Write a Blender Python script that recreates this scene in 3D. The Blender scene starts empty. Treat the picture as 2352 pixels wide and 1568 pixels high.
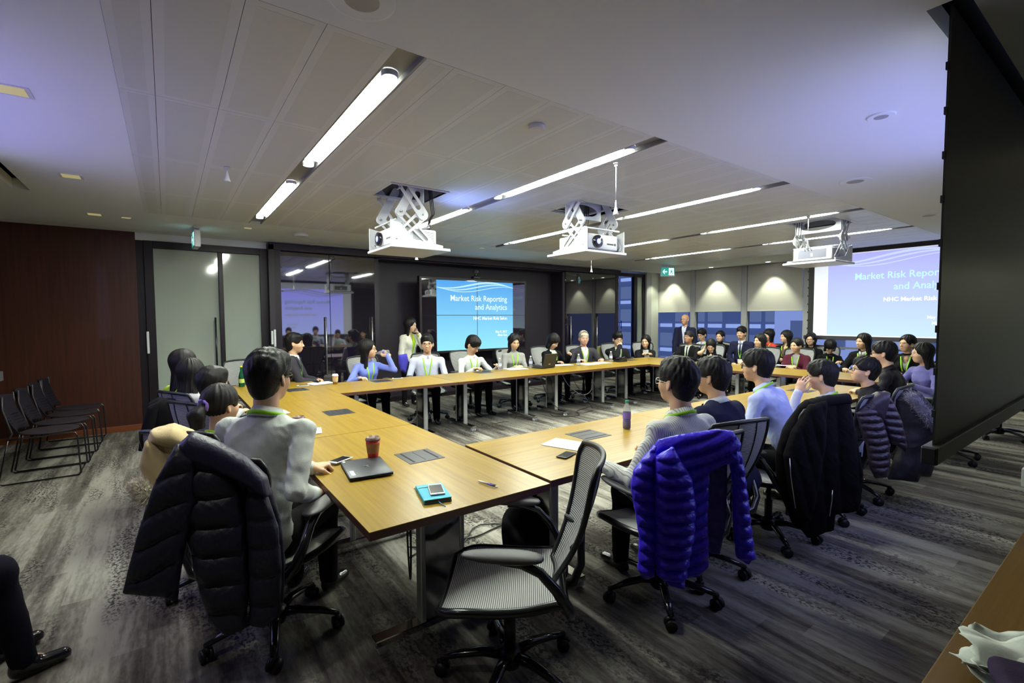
import bpy, bmesh, math, random
import numpy as np
from mathutils import Vector, Matrix
R = math.radians
SC = bpy.context.scene
COL = SC.collection
random.seed(7); NR = np.random.RandomState(5)

# ---------------------------------------------------------------- camera (a wide lens, seen from standing height)
CH = 1.60; FPX = 1093.0; YAW, PIT, ROL = R(35.92), R(-2.895), R(-.27)
def cam_axes():
    f = np.array([math.sin(YAW)*math.cos(PIT), math.cos(YAW)*math.cos(PIT), math.sin(PIT)])
    r = np.array([math.cos(YAW), -math.sin(YAW), 0.]); u = np.cross(r, f)
    return r*math.cos(ROL)+u*math.sin(ROL), -r*math.sin(ROL)+u*math.cos(ROL), f
_r, _u, _f = cam_axes()
cd = bpy.data.cameras.new('camera'); cam = bpy.data.objects.new('camera', cd); COL.objects.link(cam)
cd.sensor_width = 36; cd.lens = 36*FPX/2352; cd.clip_start = .05; cd.clip_end = 200
cam.matrix_world = Matrix(((_r[0],_u[0],-_f[0],0),(_r[1],_u[1],-_f[1],0),(_r[2],_u[2],-_f[2],CH),(0,0,0,1)))
SC.camera = cam
def ray(x, y): return _r*((x-1176)/FPX) - _u*((y-784)/FPX) + _f
def at(x, y, z): d = ray(x, y); t = (z-CH)/d[2]; return Vector((d[0]*t, d[1]*t, z))
def atX(x, y, X): d = ray(x, y); t = X/d[0]; return Vector((X, d[1]*t, CH+d[2]*t))
def atY(x, y, Y): d = ray(x, y); t = Y/d[1]; return Vector((d[0]*t, Y, CH+d[2]*t))

# ---------------------------------------------------------------- world, exposure
w = bpy.data.worlds.new('dusk'); SC.world = w; w.use_nodes = True
bg = w.node_tree.nodes['Background']; bg.inputs[0].default_value = (.16, .24, .52, 1); bg.inputs[1].default_value = .55
SC.view_settings.view_transform = 'Standard'; SC.view_settings.look = 'None'
SC.view_settings.gamma = 1; SC.view_settings.use_curve_mapping = False
SC.view_settings.exposure = 0.0
SC.cycles.max_bounces = 7; SC.cycles.diffuse_bounces = 4; SC.cycles.glossy_bounces = 4
SC.cycles.transmission_bounces = 6; SC.cycles.sample_clamp_indirect = 4; SC.cycles.caustics_reflective = False
SC.cycles.caustics_refractive = False; SC.cycles.use_denoising = True
LIGHT = 125.0
def spot(name, loc, energy, size, blend=.6, color=(1,1,.9), target=None, radius=.03):
    l = bpy.data.lights.new(name, 'SPOT'); l.energy = energy; l.spot_size = size; l.spot_blend = blend
    l.color = color; l.shadow_soft_size = radius
    o = bpy.data.objects.new(name, l); COL.objects.link(o); o.location = loc
    d = (Vector(target)-Vector(loc)) if target else Vector((0,0,-1))
    o.rotation_euler = d.to_track_quat('-Z','Y').to_euler(); return o

# ---------------------------------------------------------------- object helpers
def link(o, parent=None):
    COL.objects.link(o)
    if parent is not None: o.parent = parent
    return o
def tag(o, label=None, cat=None, group=None, kind=None):
    if label: o['label'] = label
    if cat: o['category'] = cat
    if group: o['group'] = group
    if kind: o['kind'] = kind
    return o
def empty(name, label=None, cat=None, loc=(0,0,0), rz=0, group=None, kind=None, parent=None):
    o = bpy.data.objects.new(name, None); link(o, parent); o.location = loc; o.rotation_euler = (0,0,rz)
    o.empty_display_size = .1
    return tag(o, label, cat, group, kind)
def mesh_np(name, V, Q, mat=None, smooth=True, mats=None, fm=None):
    me = bpy.data.meshes.new(name); V = np.asarray(V, np.float32); Q = np.asarray(Q, np.int32); n = Q.shape[1]
    me.vertices.add(len(V)); me.vertices.foreach_set('co', V.ravel())
    me.loops.add(Q.size); me.loops.foreach_set('vertex_index', Q.ravel())
    me.polygons.add(len(Q)); me.polygons.foreach_set('loop_start', np.arange(0, Q.size, n, dtype=np.int32))
    me.polygons.foreach_set('loop_total', np.full(len(Q), n, np.int32))
    me.polygons.foreach_set('use_smooth', np.full(len(Q), smooth, bool))
    if fm is not None: me.polygons.foreach_set('material_index', np.asarray(fm, np.int32))
    me.update(calc_edges=True); me.validate()
    for m in (mats or [mat]): me.materials.append(m)
    return me
def obj(name, me, parent=None, loc=None, rot=None):
    o = bpy.data.objects.new(name, me); link(o, parent)
    if loc is not None: o.location = loc
    if rot is not None: o.rotation_euler = rot
    return o
def copy_tree(o, parent=None):
    c = o.copy(); COL.objects.link(c); c.parent = parent
    for ch in o.children: copy_tree(ch, c)
    return c
class MB:
    """collects boxes, prisms and tubes into one mesh"""
    def __init__(s): s.bm = bmesh.new(); s.mi = 0
    def _m(s, fs, sm=False):
        for f in fs: f.material_index = s.mi; f.smooth = sm
    def box(s, lo, hi, bev=0, M=None, seg=1):
        lo = Vector(lo); hi = Vector(hi); c = (lo+hi)/2; d = hi-lo
        r = bmesh.ops.create_cube(s.bm, size=1); vs = r['verts']
        for v in vs: v.co = Vector((v.co.x*d.x, v.co.y*d.y, v.co.z*d.z))+c
        fs = set(f for v in vs for f in v.link_faces)
        if bev:
            es = list(set(e for f in fs for e in f.edges))
            r = bmesh.ops.bevel(s.bm, geom=es, offset=bev, segments=seg, profile=.5, affect='EDGES')
            vs = list(set(v for v in r['verts'])|set(v for v in vs if v.is_valid)); fs = set(f for v in vs for f in v.link_faces)
        if M is not None:
            for v in vs: v.co = M @ v.co
        s._m(fs, bool(bev and seg > 1)); return s
    def prism(s, pts, a, b, axis='z', bev=0, M=None):
        """polygon pts (2D) extruded between a and b on the axis"""
        def P(p, t): return {'z':(p[0],p[1],t), 'y':(p[0],t,p[1]), 'x':(t,p[0],p[1])}[axis]
        A = [s.bm.verts.new(P(p, a)) for p in pts]; B = [s.bm.verts.new(P(p, b)) for p in pts]
        fs = [s.bm.faces.new(A[::-1]), s.bm.faces.new(B)]
        n = len(pts)
        for i in range(n): fs.append(s.bm.faces.new((A[i], A[(i+1)%n], B[(i+1)%n], B[i])))
        vs = A+B
        if bev:
            es = list(set(e for f in fs for e in f.edges))
            r = bmesh.ops.bevel(s.bm, geom=es, offset=bev, segments=1, affect='EDGES')
            vs = list(set(v for v in r['verts'] if v.is_valid)|set(v for v in vs if v.is_valid))
            fs = list(set(f for v in vs for f in v.link_faces))
        if M is not None:
            for v in vs: v.co = M @ v.co
        s._m(fs); bmesh.ops.recalc_face_normals(s.bm, faces=fs); return s
    def tube(s, pts, r, n=8, closed=False, flat=1.0, cap=True, up=None):
        """round bar along points; r may be a list; flat squashes the section along the up vector"""
        pts = [Vector(p) for p in pts]; k = len(pts); rs = r if isinstance(r, (list, tuple)) else [r]*k
        rings = []; prev = Vector(up) if up else None
        for i, p in enumerate(pts):
            if closed: t = pts[(i+1)%k]-pts[i-1]
            else: t = pts[min(i+1,k-1)]-pts[max(i-1,0)]
            t.normalize()
            if prev is None: prev = Vector((0,0,1)) if abs(t.z) < .9 else Vector((1,0,0))
            u = prev-t*prev.dot(t)
            if u.length < 1e-4: u = t.orthogonal()
            u.normalize(); prev = u if not up else Vector(up); v = t.cross(u)
            rings.append([s.bm.verts.new(p+(u*math.cos(a)*flat+v*math.sin(a))*rs[i]) for a in [2*math.pi*j/n for j in range(n)]])
        fs = []
        for i in range(k if closed else k-1):
            A = rings[i]; B = rings[(i+1)%k]
            for j in range(n): fs.append(s.bm.faces.new((A[j], A[(j+1)%n], B[(j+1)%n], B[j])))
        if cap and not closed:
            fs.append(s.bm.faces.new(rings[0][::-1])); fs.append(s.bm.faces.new(rings[-1]))
        s._m(fs, True); return s
    def lathe(s, prof, n=20, c=(0,0,0), M=None, cap=True):
        rings = []; vs = []
        for r_, z in prof:
            ring = [s.bm.verts.new((c[0]+r_*math.cos(2*math.pi*j/n), c[1]+r_*math.sin(2*math.pi*j/n), c[2]+z)) for j in range(n)]
            rings.append(ring); vs += ring
        fs = []
        for A, B in zip(rings, rings[1:]):
            for j in range(n): fs.append(s.bm.faces.new((A[j], A[(j+1)%n], B[(j+1)%n], B[j])))
        s._m(fs, True)
        if cap:
            g = [s.bm.faces.new(rings[0][::-1]), s.bm.faces.new(rings[-1])]; s._m(g)
        if M is not None:
            for v in vs: v.co = M @ v.co
        return s
    def sphere(s, c, r, n=10, M=None):
        q = bmesh.ops.create_uvsphere(s.bm, u_segments=n*2, v_segments=n, radius=1)
        r = (r,r,r) if not isinstance(r, (tuple, list)) else r
        for v in q['verts']:
            v.co = Vector((v.co.x*r[0]+c[0], v.co.y*r[1]+c[1], v.co.z*r[2]+c[2]))
            if M is not None: v.co = M @ v.co
        s._m(set(f for v in q['verts'] for f in v.link_faces), True); return s
    def quad(s, pts, M=None):
        f = s.bm.faces.new([s.bm.verts.new(M @ Vector(p) if M is not None else p) for p in pts]); s._m([f]); return s
    def build(s, name, mat, parent=None, loc=None, rot=None):
        me = bpy.data.meshes.new(name); s.bm.to_mesh(me); s.bm.free()
        for m in (mat if isinstance(mat, (list, tuple)) else [mat]): me.materials.append(m)
        return obj(name, me, parent, loc, rot)
def text(name, body, size, mat, parent=None, M=None, align='RIGHT', ext=.0008, bold=.0, space=1.0, sx=1.0):
    c = bpy.data.curves.new(name, 'FONT'); c.body = body; c.size = size; c.align_x = align; c.extrude = ext
    c.offset = bold; c.space_character = space; c.resolution_u = 3
    tmp = bpy.data.objects.new(name, c); COL.objects.link(tmp)
    me = bpy.data.meshes.new_from_object(tmp.evaluated_get(bpy.context.evaluated_depsgraph_get()))
    bpy.data.objects.remove(tmp); bpy.data.curves.remove(c)
    me.materials.clear(); me.materials.append(mat); me.name = name
    o = obj(name, me, parent); o.matrix_local = M @ Matrix.Diagonal((sx,1,1,1)); return o
def frame(o, x, y, z=None):
    """matrix from origin and two axes"""
    x = Vector(x).normalized(); y = Vector(y); y = (y-x*y.dot(x)).normalized(); z = x.cross(y)
    return Matrix(((x.x,y.x,z.x,o[0]),(x.y,y.y,z.y,o[1]),(x.z,y.z,z.z,o[2]),(0,0,0,1)))

# ---------------------------------------------------------------- materials
def srgb(h, k=1.0):
    h = h.lstrip('#'); c = [int(h[i:i+2],16)/255 for i in (0,2,4)]
    return tuple((x/12.92 if x <= .04045 else ((x+.055)/1.055)**2.4)*k for x in c)+(1,)
_mc = {}
def mat(name, col, rough=.6, metal=0, spec=.5, emit=None, es=1, trans=0, ior=1.45, alpha=1, sheen=0, coat=0, bump=0, bscale=200, noise=0, nscale=8, stretch=(1,1,1), coords='Object', rnoise=0):
    if name in _mc: return _mc[name]
    m = bpy.data.materials.new(name); m.use_nodes = True; nt = m.node_tree; b = nt.nodes['Principled BSDF']
    if isinstance(col, str): col = srgb(col)
    b.inputs['Base Color'].default_value = (*col[:3], 1); b.inputs['Roughness'].default_value = rough
    b.inputs['Metallic'].default_value = metal; b.inputs['Specular IOR Level'].default_value = spec
    b.inputs['IOR'].default_value = ior; b.inputs['Transmission Weight'].default_value = trans
    b.inputs['Alpha'].default_value = alpha; b.inputs['Sheen Weight'].default_value = sheen; b.inputs['Coat Weight'].default_value = coat
    if emit is not None:
        if isinstance(emit, str): emit = srgb(emit)
        b.inputs['Emission Color'].default_value = (*emit[:3],1); b.inputs['Emission Strength'].default_value = es
    N = nt.nodes.new; L = nt.links.new
    if bump or noise:
        tc = N('ShaderNodeTexCoord'); mp = N('ShaderNodeMapping'); mp.inputs['Scale'].default_value = stretch
        L(tc.outputs[coords], mp.inputs[0])
    if noise:
        t = N('ShaderNodeTexNoise'); t.inputs['Scale'].default_value = nscale; t.inputs['Detail'].default_value = 5
        L(mp.outputs[0], t.inputs['Vector'])
        mx = N('ShaderNodeMix'); mx.data_type = 'RGBA'; mx.inputs[6].default_value = tuple(c*(1-noise) for c in col[:3])+(1,)
        mx.inputs[7].default_value = tuple(min(1,c*(1+noise)) for c in col[:3])+(1,); L(t.outputs[0], mx.inputs[0]); L(mx.outputs[2], b.inputs['Base Color'])
    if bump:
        t = N('ShaderNodeTexNoise'); t.inputs['Scale'].default_value = bscale; t.inputs['Detail'].default_value = 3
        L(mp.outputs[0], t.inputs['Vector']); bp = N('ShaderNodeBump'); bp.inputs['Strength'].default_value = bump
        bp.inputs['Distance'].default_value = .01; L(t.outputs[0], bp.inputs['Height']); L(bp.outputs[0], b.inputs['Normal'])
    _mc[name] = m; return m
def nodes(name):
    m = bpy.data.materials.new(name); m.use_nodes = True; _mc[name] = m
    return m, m.node_tree.nodes.new, m.node_tree.links.new, m.node_tree.nodes['Principled BSDF']
def ramp(N, stops):
    r = N('ShaderNodeValToRGB'); e = r.color_ramp.elements
    while len(e) < len(stops): e.new(.5)
    for q, (p, c) in zip(e, stops): q.position = p; q.color = c if len(c) == 4 else (*c,1)
    return r
def math_(N, L, op, a, b=None, c=None):
    n = N('ShaderNodeMath'); n.operation = op
    for i, v in enumerate((a, b, c)):
        if v is None: continue
        if isinstance(v, (int, float)): n.inputs[i].default_value = v
        else: L(v, n.inputs[i])
    return n.outputs[0]
def mixc(N, L, f, a, b, mode='MIX'):
    n = N('ShaderNodeMix'); n.data_type = 'RGBA'; n.blend_type = mode
    for i, v in ((0,f),(6,a),(7,b)):
        if isinstance(v, (int,float)): n.inputs[i].default_value = v
        elif isinstance(v, tuple): n.inputs[i].default_value = v if len(v) == 4 else (*v,1)
        else: L(v, n.inputs[i])
    return n.outputs[2]

def wood_mat(name, dark, light, axis='x', rough=.32, fine=90, tiny=.5, coat=.1):
    m, N, L, b = nodes(name); tc = N('ShaderNodeTexCoord')
    def noise(sc, mul, det=4):
        mp = N('ShaderNodeMapping'); s = [mul, mul, mul]; s['xyz'.index(axis)] = sc; mp.inputs['Scale'].default_value = s
        L(tc.outputs['Object'], mp.inputs[0]); t = N('ShaderNodeTexNoise'); t.inputs['Scale'].default_value = 1
        t.inputs['Detail'].default_value = det; L(mp.outputs[0], t.inputs['Vector']); return t.outputs[0]
    a = noise(1.2, fine*.45); c = noise(3, fine*2.4, 2); d = noise(.25, 2.2, 2)
    f = math_(N, L, 'ADD', math_(N, L, 'MULTIPLY', a, .55), math_(N, L, 'MULTIPLY', c, .3)); f = math_(N, L, 'ADD', f, math_(N, L, 'MULTIPLY', d, .25))
    r = ramp(N, [(.34, dark), (.74, light)]); L(f, r.inputs[0]); L(r.outputs[0], b.inputs['Base Color'])
    b.inputs['Roughness'].default_value = rough; b.inputs['Coat Weight'].default_value = coat
    return m
# carpet: plank carpet with long soft streaks along the room and crackled dark specks
def carpet():
    m, N, L, b = nodes('carpet'); tc = N('ShaderNodeTexCoord')
    def noise(sx, sy, det=3, off=0, rough=.5):
        mp = N('ShaderNodeMapping'); mp.inputs['Scale'].default_value = (sx, sy, 1); mp.inputs['Location'].default_value = (off, off*.7, 0)
        L(tc.outputs['Object'], mp.inputs[0]); t = N('ShaderNodeTexNoise'); t.inputs['Scale'].default_value = 1
        t.inputs['Detail'].default_value = det; t.inputs['Roughness'].default_value = rough
        L(mp.outputs[0], t.inputs['Vector']); return t.outputs[0]
    st = noise(7.5, .55, 3); big = noise(1.6, .35, 1, 4); fine = noise(26, 2.2, 3, 9); pile = noise(900, 900, 1, 2)
    sx = N('ShaderNodeSeparateXYZ'); L(tc.outputs['Object'], sx.inputs[0])
    cx = math_(N, L, 'FLOOR', math_(N, L, 'MULTIPLY', sx.outputs[0], 7.5)); w1 = N('ShaderNodeTexWhiteNoise'); w1.noise_dimensions = '1D'; L(cx, w1.inputs['W'])
    cy = math_(N, L, 'FLOOR', math_(N, L, 'ADD', math_(N, L, 'MULTIPLY', sx.outputs[1], 1.5), math_(N, L, 'MULTIPLY', w1.outputs[0], 9)))
    cb_ = N('ShaderNodeCombineXYZ'); L(cx, cb_.inputs[0]); L(cy, cb_.inputs[1]); w2 = N('ShaderNodeTexWhiteNoise'); w2.noise_dimensions = '2D'; L(cb_.outputs[0], w2.inputs['Vector'])
    mid = noise(55, 14, 3, 17, .6)
    f = math_(N, L, 'ADD', math_(N, L, 'MULTIPLY', st, .40), math_(N, L, 'ADD', math_(N, L, 'MULTIPLY', big, .25), math_(N, L, 'MULTIPLY', fine, .20)))
    f = math_(N, L, 'ADD', f, math_(N, L, 'ADD', math_(N, L, 'MULTIPLY', w2.outputs[0], .09), math_(N, L, 'MULTIPLY', mid, .16)))
    base = ramp(N, [(.42, (.046,.038,.036)), (.52, (.140,.128,.112)), (.63, (.33,.315,.275))]); L(f, base.inputs[0])
    # crackle specks: two noise fields, thresholded, living only inside soft patches
    crk = noise(58, 36, 4, 3, .62); patch = noise(5.5, 1.1, 2, 13); patch2 = noise(2.2, .8, 1, 31)
    ck = ramp(N, [(.46, (0,0,0)), (.50, (1,1,1))]); L(crk, ck.inputs[0])
    pm = ramp(N, [(.49, (0,0,0)), (.57, (1,1,1))]); L(math_(N, L, 'ADD', math_(N, L, 'MULTIPLY', patch, .6), math_(N, L, 'MULTIPLY', patch2, .4)), pm.inputs[0])
    inv = math_(N, L, 'SUBTRACT', 1.0, ck.outputs[0]); msk = math_(N, L, 'MULTIPLY', inv, pm.outputs[0])
    c = mixc(N, L, math_(N, L, 'MULTIPLY', msk, .85), base.outputs[0], (.018,.014,.018))
    pl = ramp(N, [(.3, (.72,.72,.72)), (.72, (1.25,1.25,1.25))]); L(pile, pl.inputs[0])
    c = mixc(N, L, 1.0, c, pl.outputs[0], 'MULTIPLY'); L(c, b.inputs['Base Color'])
    b.inputs['Roughness'].default_value = .95; b.inputs['Specular IOR Level'].default_value = .15
    bp = N('ShaderNodeBump'); bp.inputs['Strength'].default_value = .5; bp.inputs['Distance'].default_value = .004
    L(math_(N, L, 'ADD', math_(N, L, 'MULTIPLY', pile, .6), crk), bp.inputs['Height']); L(bp.outputs[0], b.inputs['Normal'])
    return m
M = {}
M['carpet'] = carpet()
M['table_wood'] = wood_mat('table_wood', srgb('#7d6018'), srgb('#a5882e'), 'x', .30, 95, coat=0)
M['table_edge'] = mat('table_edge', '#5a3a2c', .45)
M['side_wood'] = wood_mat('side_wood', srgb('#523a0e'), srgb('#6e521b'), 'x', .35, 70, coat=0)
M['wall_wood'] = wood_mat('wall_wood', srgb('#2a120c'), srgb('#4e2517'), 'z', .42, 60)
M['base_wood'] = wood_mat('base_wood', srgb('#5a2a16'), srgb('#84492a'), 'x', .4, 60)
M['ceiling'] = mat('ceiling_plaster', (.86,.90,.91), .85)
M['panel_rim'] = mat('panel_rim', (.76,.79,.80), .45)
M['panel_perf'] = mat('panel_perforated', (.69,.72,.725), .38)
M['channel'] = mat('lamp_channel', (.26,.26,.27), .45, .3)
M['lamp'] = mat('lamp_diffuser', (1,1,1), .5, emit=(.93,1,.86), es=LIGHT)
M['down'] = mat('downlight_lens', (1,1,1), .5, emit=(1,1,.95), es=18)
M['black_frame'] = mat('black_frame', '#1d151c', .4, .2)
M['black_wall'] = mat('black_wall', (.022,.016,.026), .5)
M['black_glass'] = mat('black_glass', (.012,.009,.016), .03, spec=1.0, ior=1.75)
M['frost'] = mat('frosted_glass', (.36,.40,.35), .07, spec=.8, ior=1.5)
M['chrome'] = mat('chrome', (.62,.62,.62), .12, 1)
M['steel'] = mat('brushed_steel', (.55,.55,.54), .35, .9)
M['leg_paint'] = mat('silver_leg', (.58,.59,.57), .35, .6)
M['black_plastic'] = mat('black_plastic', (.010,.0095,.012), .42)
M['black_gloss'] = mat('black_gloss', (.012,.011,.014), .18, coat=.3)
M['grey_rubber'] = mat('arm_pad', (.070,.066,.072), .48)
M['dim_paint'] = mat('dim_paint', (.16,.15,.15), .7)
M['white_metal'] = mat('white_metal', (.72,.73,.76), .35)
M['white_plastic'] = mat('white_plastic', (.70,.71,.72), .45)
M['white_paint'] = mat('white_paint', (.55,.57,.55), .6)
M['col_paint'] = mat('column_paint', (.52,.54,.50), .6)
M['mullion'] = mat('mullion', (.40,.40,.42), .5)
M['blind'] = mat('roller_blind', (.50,.49,.46), .9)
M['glass'] = mat('window_glass', (.8,.85,1), .0, trans=1, ior=1.02, spec=.5)
M['clear'] = mat('clear_plastic', (.95,.97,1), .06, trans=.75, ior=1.08, alpha=.6)
M['paper'] = mat('paper', (.78,.78,.76), .8)
M['screen_back'] = mat('screen_back', (.022,.018,.022), .36, spec=.6)
M['screen_black'] = mat('screen_border', (.010,.009,.010), .6)
M['dark'] = mat('dark_inside', (.02,.02,.022), .8)
M['cable'] = mat('cable_black', (.015,.014,.016), .45)
M['cable_w'] = mat('cable_white', (.55,.55,.55), .5)
M['lanyard'] = mat('lanyard_green', '#8fd020', .6)
M['skin'] = mat('skin', (.60,.37,.235), .55, bump=.03, bscale=90)
M['skin_pale'] = mat('skin_pale', (.66,.43,.29), .55)
M['skin_warm'] = mat('skin_warm', (.50,.28,.17), .55)
M['skin_brown'] = mat('skin_brown', (.30,.16,.09), .55)
M['skin_pink'] = mat('skin_pink', (.60,.34,.24), .55)
M['lips'] = mat('lips', (.46,.17,.13), .5)
M['brow'] = mat('brow', (.02,.015,.014), .7)
M['eye_white'] = mat('eye_white', (.65,.62,.58), .3)
M['iris'] = mat('iris', (.012,.008,.006), .2)
def hair_mat(name, c, rough=.38):
    m, N, L, b = nodes(name); tc = N('ShaderNodeTexCoord'); mp = N('ShaderNodeMapping'); mp.inputs['Scale'].default_value = (160,160,9)
    L(tc.outputs['Object'], mp.inputs[0]); t = N('ShaderNodeTexNoise'); t.inputs['Scale'].default_value = 1; t.inputs['Detail'].default_value = 3
    L(mp.outputs[0], t.inputs['Vector']); r = ramp(N, [(.35, tuple(x*.35 for x in c)), (.7, c)]); L(t.outputs[0], r.inputs[0]); L(r.outputs[0], b.inputs['Base Color'])
    b.inputs['Roughness'].default_value = rough; b.inputs['Specular IOR Level'].default_value = .22
    bp = N('ShaderNodeBump'); bp.inputs['Strength'].default_value = .35; bp.inputs['Distance'].default_value = .003; L(t.outputs[0], bp.inputs['Height']); L(bp.outputs[0], b.inputs['Normal'])
    return m
M['hair'] = hair_mat('hair_black', (.010,.008,.009), .5); M['hair_brown'] = hair_mat('hair_brown', (.03,.018,.014))
M['hair_grey'] = hair_mat('hair_grey', (.42,.39,.34), .6)
def mesh_fabric(name, c1, c2, freq, axis='x'):
    m, N, L, b = nodes(name); tc = N('ShaderNodeTexCoord'); sp = N('ShaderNodeSeparateXYZ'); L(tc.outputs['Object'], sp.inputs[0])
    f = math_(N, L, 'SINE', math_(N, L, 'MULTIPLY', sp.outputs['XYZ'.index(axis.upper())], freq))
    r = ramp(N, [(.25, c2), (.55, c1)]); L(math_(N, L, 'MULTIPLY_ADD', f, .5, .5), r.inputs[0]); L(r.outputs[0], b.inputs['Base Color'])
    b.inputs['Roughness'].default_value = .45; bp = N('ShaderNodeBump'); bp.inputs['Strength'].default_value = .4; bp.inputs['Distance'].default_value = .002
    L(f, bp.inputs['Height']); L(bp.outputs[0], b.inputs['Normal']); return m
M['mesh'] = mesh_fabric('chair_mesh', (.50,.51,.48), (.09,.09,.095), 2*math.pi/.0085, 'y')
M['mesh_back'] = mesh_fabric('chair_mesh_back', (.42,.42,.42), (.05,.05,.055), 2*math.pi/.0085, 'z')
def cloth(name, c, noise=.12, rough=.85, sheen=None, bump=.25, bs=350):
    sheen = (0 if max(c[:3]) < .1 else .1) if sheen is None else sheen
    return mat('cloth_'+name, c, rough, spec=.12 if max(c[:3]) < .1 else .3, sheen=sheen, bump=bump, bscale=bs, noise=noise, nscale=5)
def stripes(name, c1, c2, freq, axis='z', w=.5):
    m, N, L, b = nodes(name); tc = N('ShaderNodeTexCoord'); sp = N('ShaderNodeSeparateXYZ'); L(tc.outputs['Object'], sp.inputs[0])
    f = math_(N, L, 'SINE', math_(N, L, 'MULTIPLY', sp.outputs['XYZ'.index(axis.upper())], freq))
    r = ramp(N, [(w-.06, c2), (w+.06, c1)]); L(math_(N, L, 'MULTIPLY_ADD', f, .5, .5), r.inputs[0]); L(r.outputs[0], b.inputs['Base Color'])
    b.inputs['Roughness'].default_value = .85; return m
# ================================================================ the room
CZ = 2.84; WY = 8.7; WX = 11.5; LX = -4.0; BY = -2.6
def struct(name, mb, m, parent=None, **k):
    o = mb.build(name, m, parent); 
    if parent is None: o['kind'] = 'structure'
    return o
fl = MB(); fl.box((LX, BY, -.08), (WX+.3, WY+1.2, 0)); struct('floor', fl, M['carpet'])
def slide_mat(name, top, bot, z0, z1, gain):
    m, N, L, b = nodes(name); tc = N('ShaderNodeTexCoord'); sp = N('ShaderNodeSeparateXYZ'); L(tc.outputs['Object'], sp.inputs[0])
    f = math_(N, L, 'DIVIDE', math_(N, L, 'SUBTRACT', sp.outputs[2], z0), z1-z0)
    r = ramp(N, [(0, bot), (.45, tuple((a+c)/2 for a, c in zip(bot, top))), (1, top)]); L(f, r.inputs[0])
    b.inputs['Base Color'].default_value = (.02,.02,.02,1); L(r.outputs[0], b.inputs['Emission Color']); b.inputs['Emission Strength'].default_value = gain
    b.inputs['Roughness'].default_value = .6; return m

# ceiling: plaster border round a field of perforated metal tiles
X0, X1, Y0, Y1 = -.17, 10.02, 2.13, 7.06
ce = MB()
for a, b_ in (((LX,BY,CZ),(WX+.3,.50,CZ+.1)), ((LX,.50,CZ),(2.55,.63,CZ+.1)), ((5.6,.50,CZ),(WX+.3,.63,CZ+.1)), ((LX,.63,CZ),(WX+.3,Y0,CZ+.1)),
              ((LX,Y0,CZ),(-1.14,Y1,CZ+.1)), ((-1.02,Y0,CZ),(X0,Y1,CZ+.1)), ((-1.14,6.46,CZ),(-1.02,Y1,CZ+.1)), ((-1.14,Y0,CZ),(-1.02,2.5,CZ+.1)),
              ((X1,Y0,CZ),(WX+.3,Y1,CZ+.1)), ((LX,Y1,CZ),(WX+.3,8.385,CZ+.1)), ((LX,8.395,CZ),(WX+.3,WY+1.2,CZ+.1))):
    ce.box(a, b_)
ceil = struct('ceiling', ce, M['ceiling'])
v = MB(); v.box((LX,BY,CZ+.35), (WX+.3,WY+1.2,CZ+.4)); v.box((LX,8.37,CZ+.01),(WX,8.41,CZ+.05)); v.build('void_cover', M['dark'], ceil)
SX = [.90+1.865*k for k in range(5)]; SW = .15
xs = [(-.17,-.01),(-.01,.29),(.29,.59),(.59,.90)]
for k, x in enumerate(SX):
    e = SX[k+1] if k < 4 else X1
    q = [x+SW, x+SW+.15]
    while q[-1]+.30 < e-.05: q.append(q[-1]+.313)
    q[-1] = e if e-q[-1] < .2 else q[-1]
    if q[-1] != e: q.append(e)
    xs += list(zip(q[:-1], q[1:]))
ys = [Y0, 3.35, 4.62, 5.89, Y1]
HOLES = [(1.70,2.30,4.20,4.78), (3.68,4.40,3.74,4.31), (6.78,7.45,2.52,3.08)]
def cut(r, h):
    x0,x1,y0,y1 = r; a,b_,c,d = h
    if a >= x1-.002 or b_ <= x0+.002 or c >= y1-.002 or d <= y0+.002: return [r]
    out = []
    if c > y0: out.append((x0,x1,y0,c))
    if d < y1: out.append((x0,x1,d,y1))
    c, d = max(c,y0), min(d,y1)
    if a > x0: out.append((x0,a,c,d))
    if b_ < x1: out.append((b_,x1,c,d))
    return [q for q in out if q[1]-q[0] > .01 and q[3]-q[2] > .01]
_pm = {}
def tile(w_, h_):
    k = (round(w_,3), round(h_,3))
    if k not in _pm:
        g = .0012; r = min(.042, w_*.22, h_*.22); m = MB()
        m.box((g,g,0), (w_-g,h_-g,.02)); 
        m.mi = 1; m.box((r,r,-.0005), (w_-r,h_-r,.004))
        o = m.build('ceiling_tile', (M['panel_rim'], M['panel_perf'])); _pm[k] = o.data; bpy.data.objects.remove(o)
    return _pm[k]
for xa, xb in xs:
    for ya, yb in zip(ys[:-1], ys[1:]):
        rs = [(xa,xb,ya,yb)]
        for h in HOLES: rs = [q for r_ in rs for q in cut(r_, h)]
        for q in rs: obj('ceiling_tile', tile(q[1]-q[0], q[3]-q[2]), ceil, loc=(q[0], q[2], CZ-.001))
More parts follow.
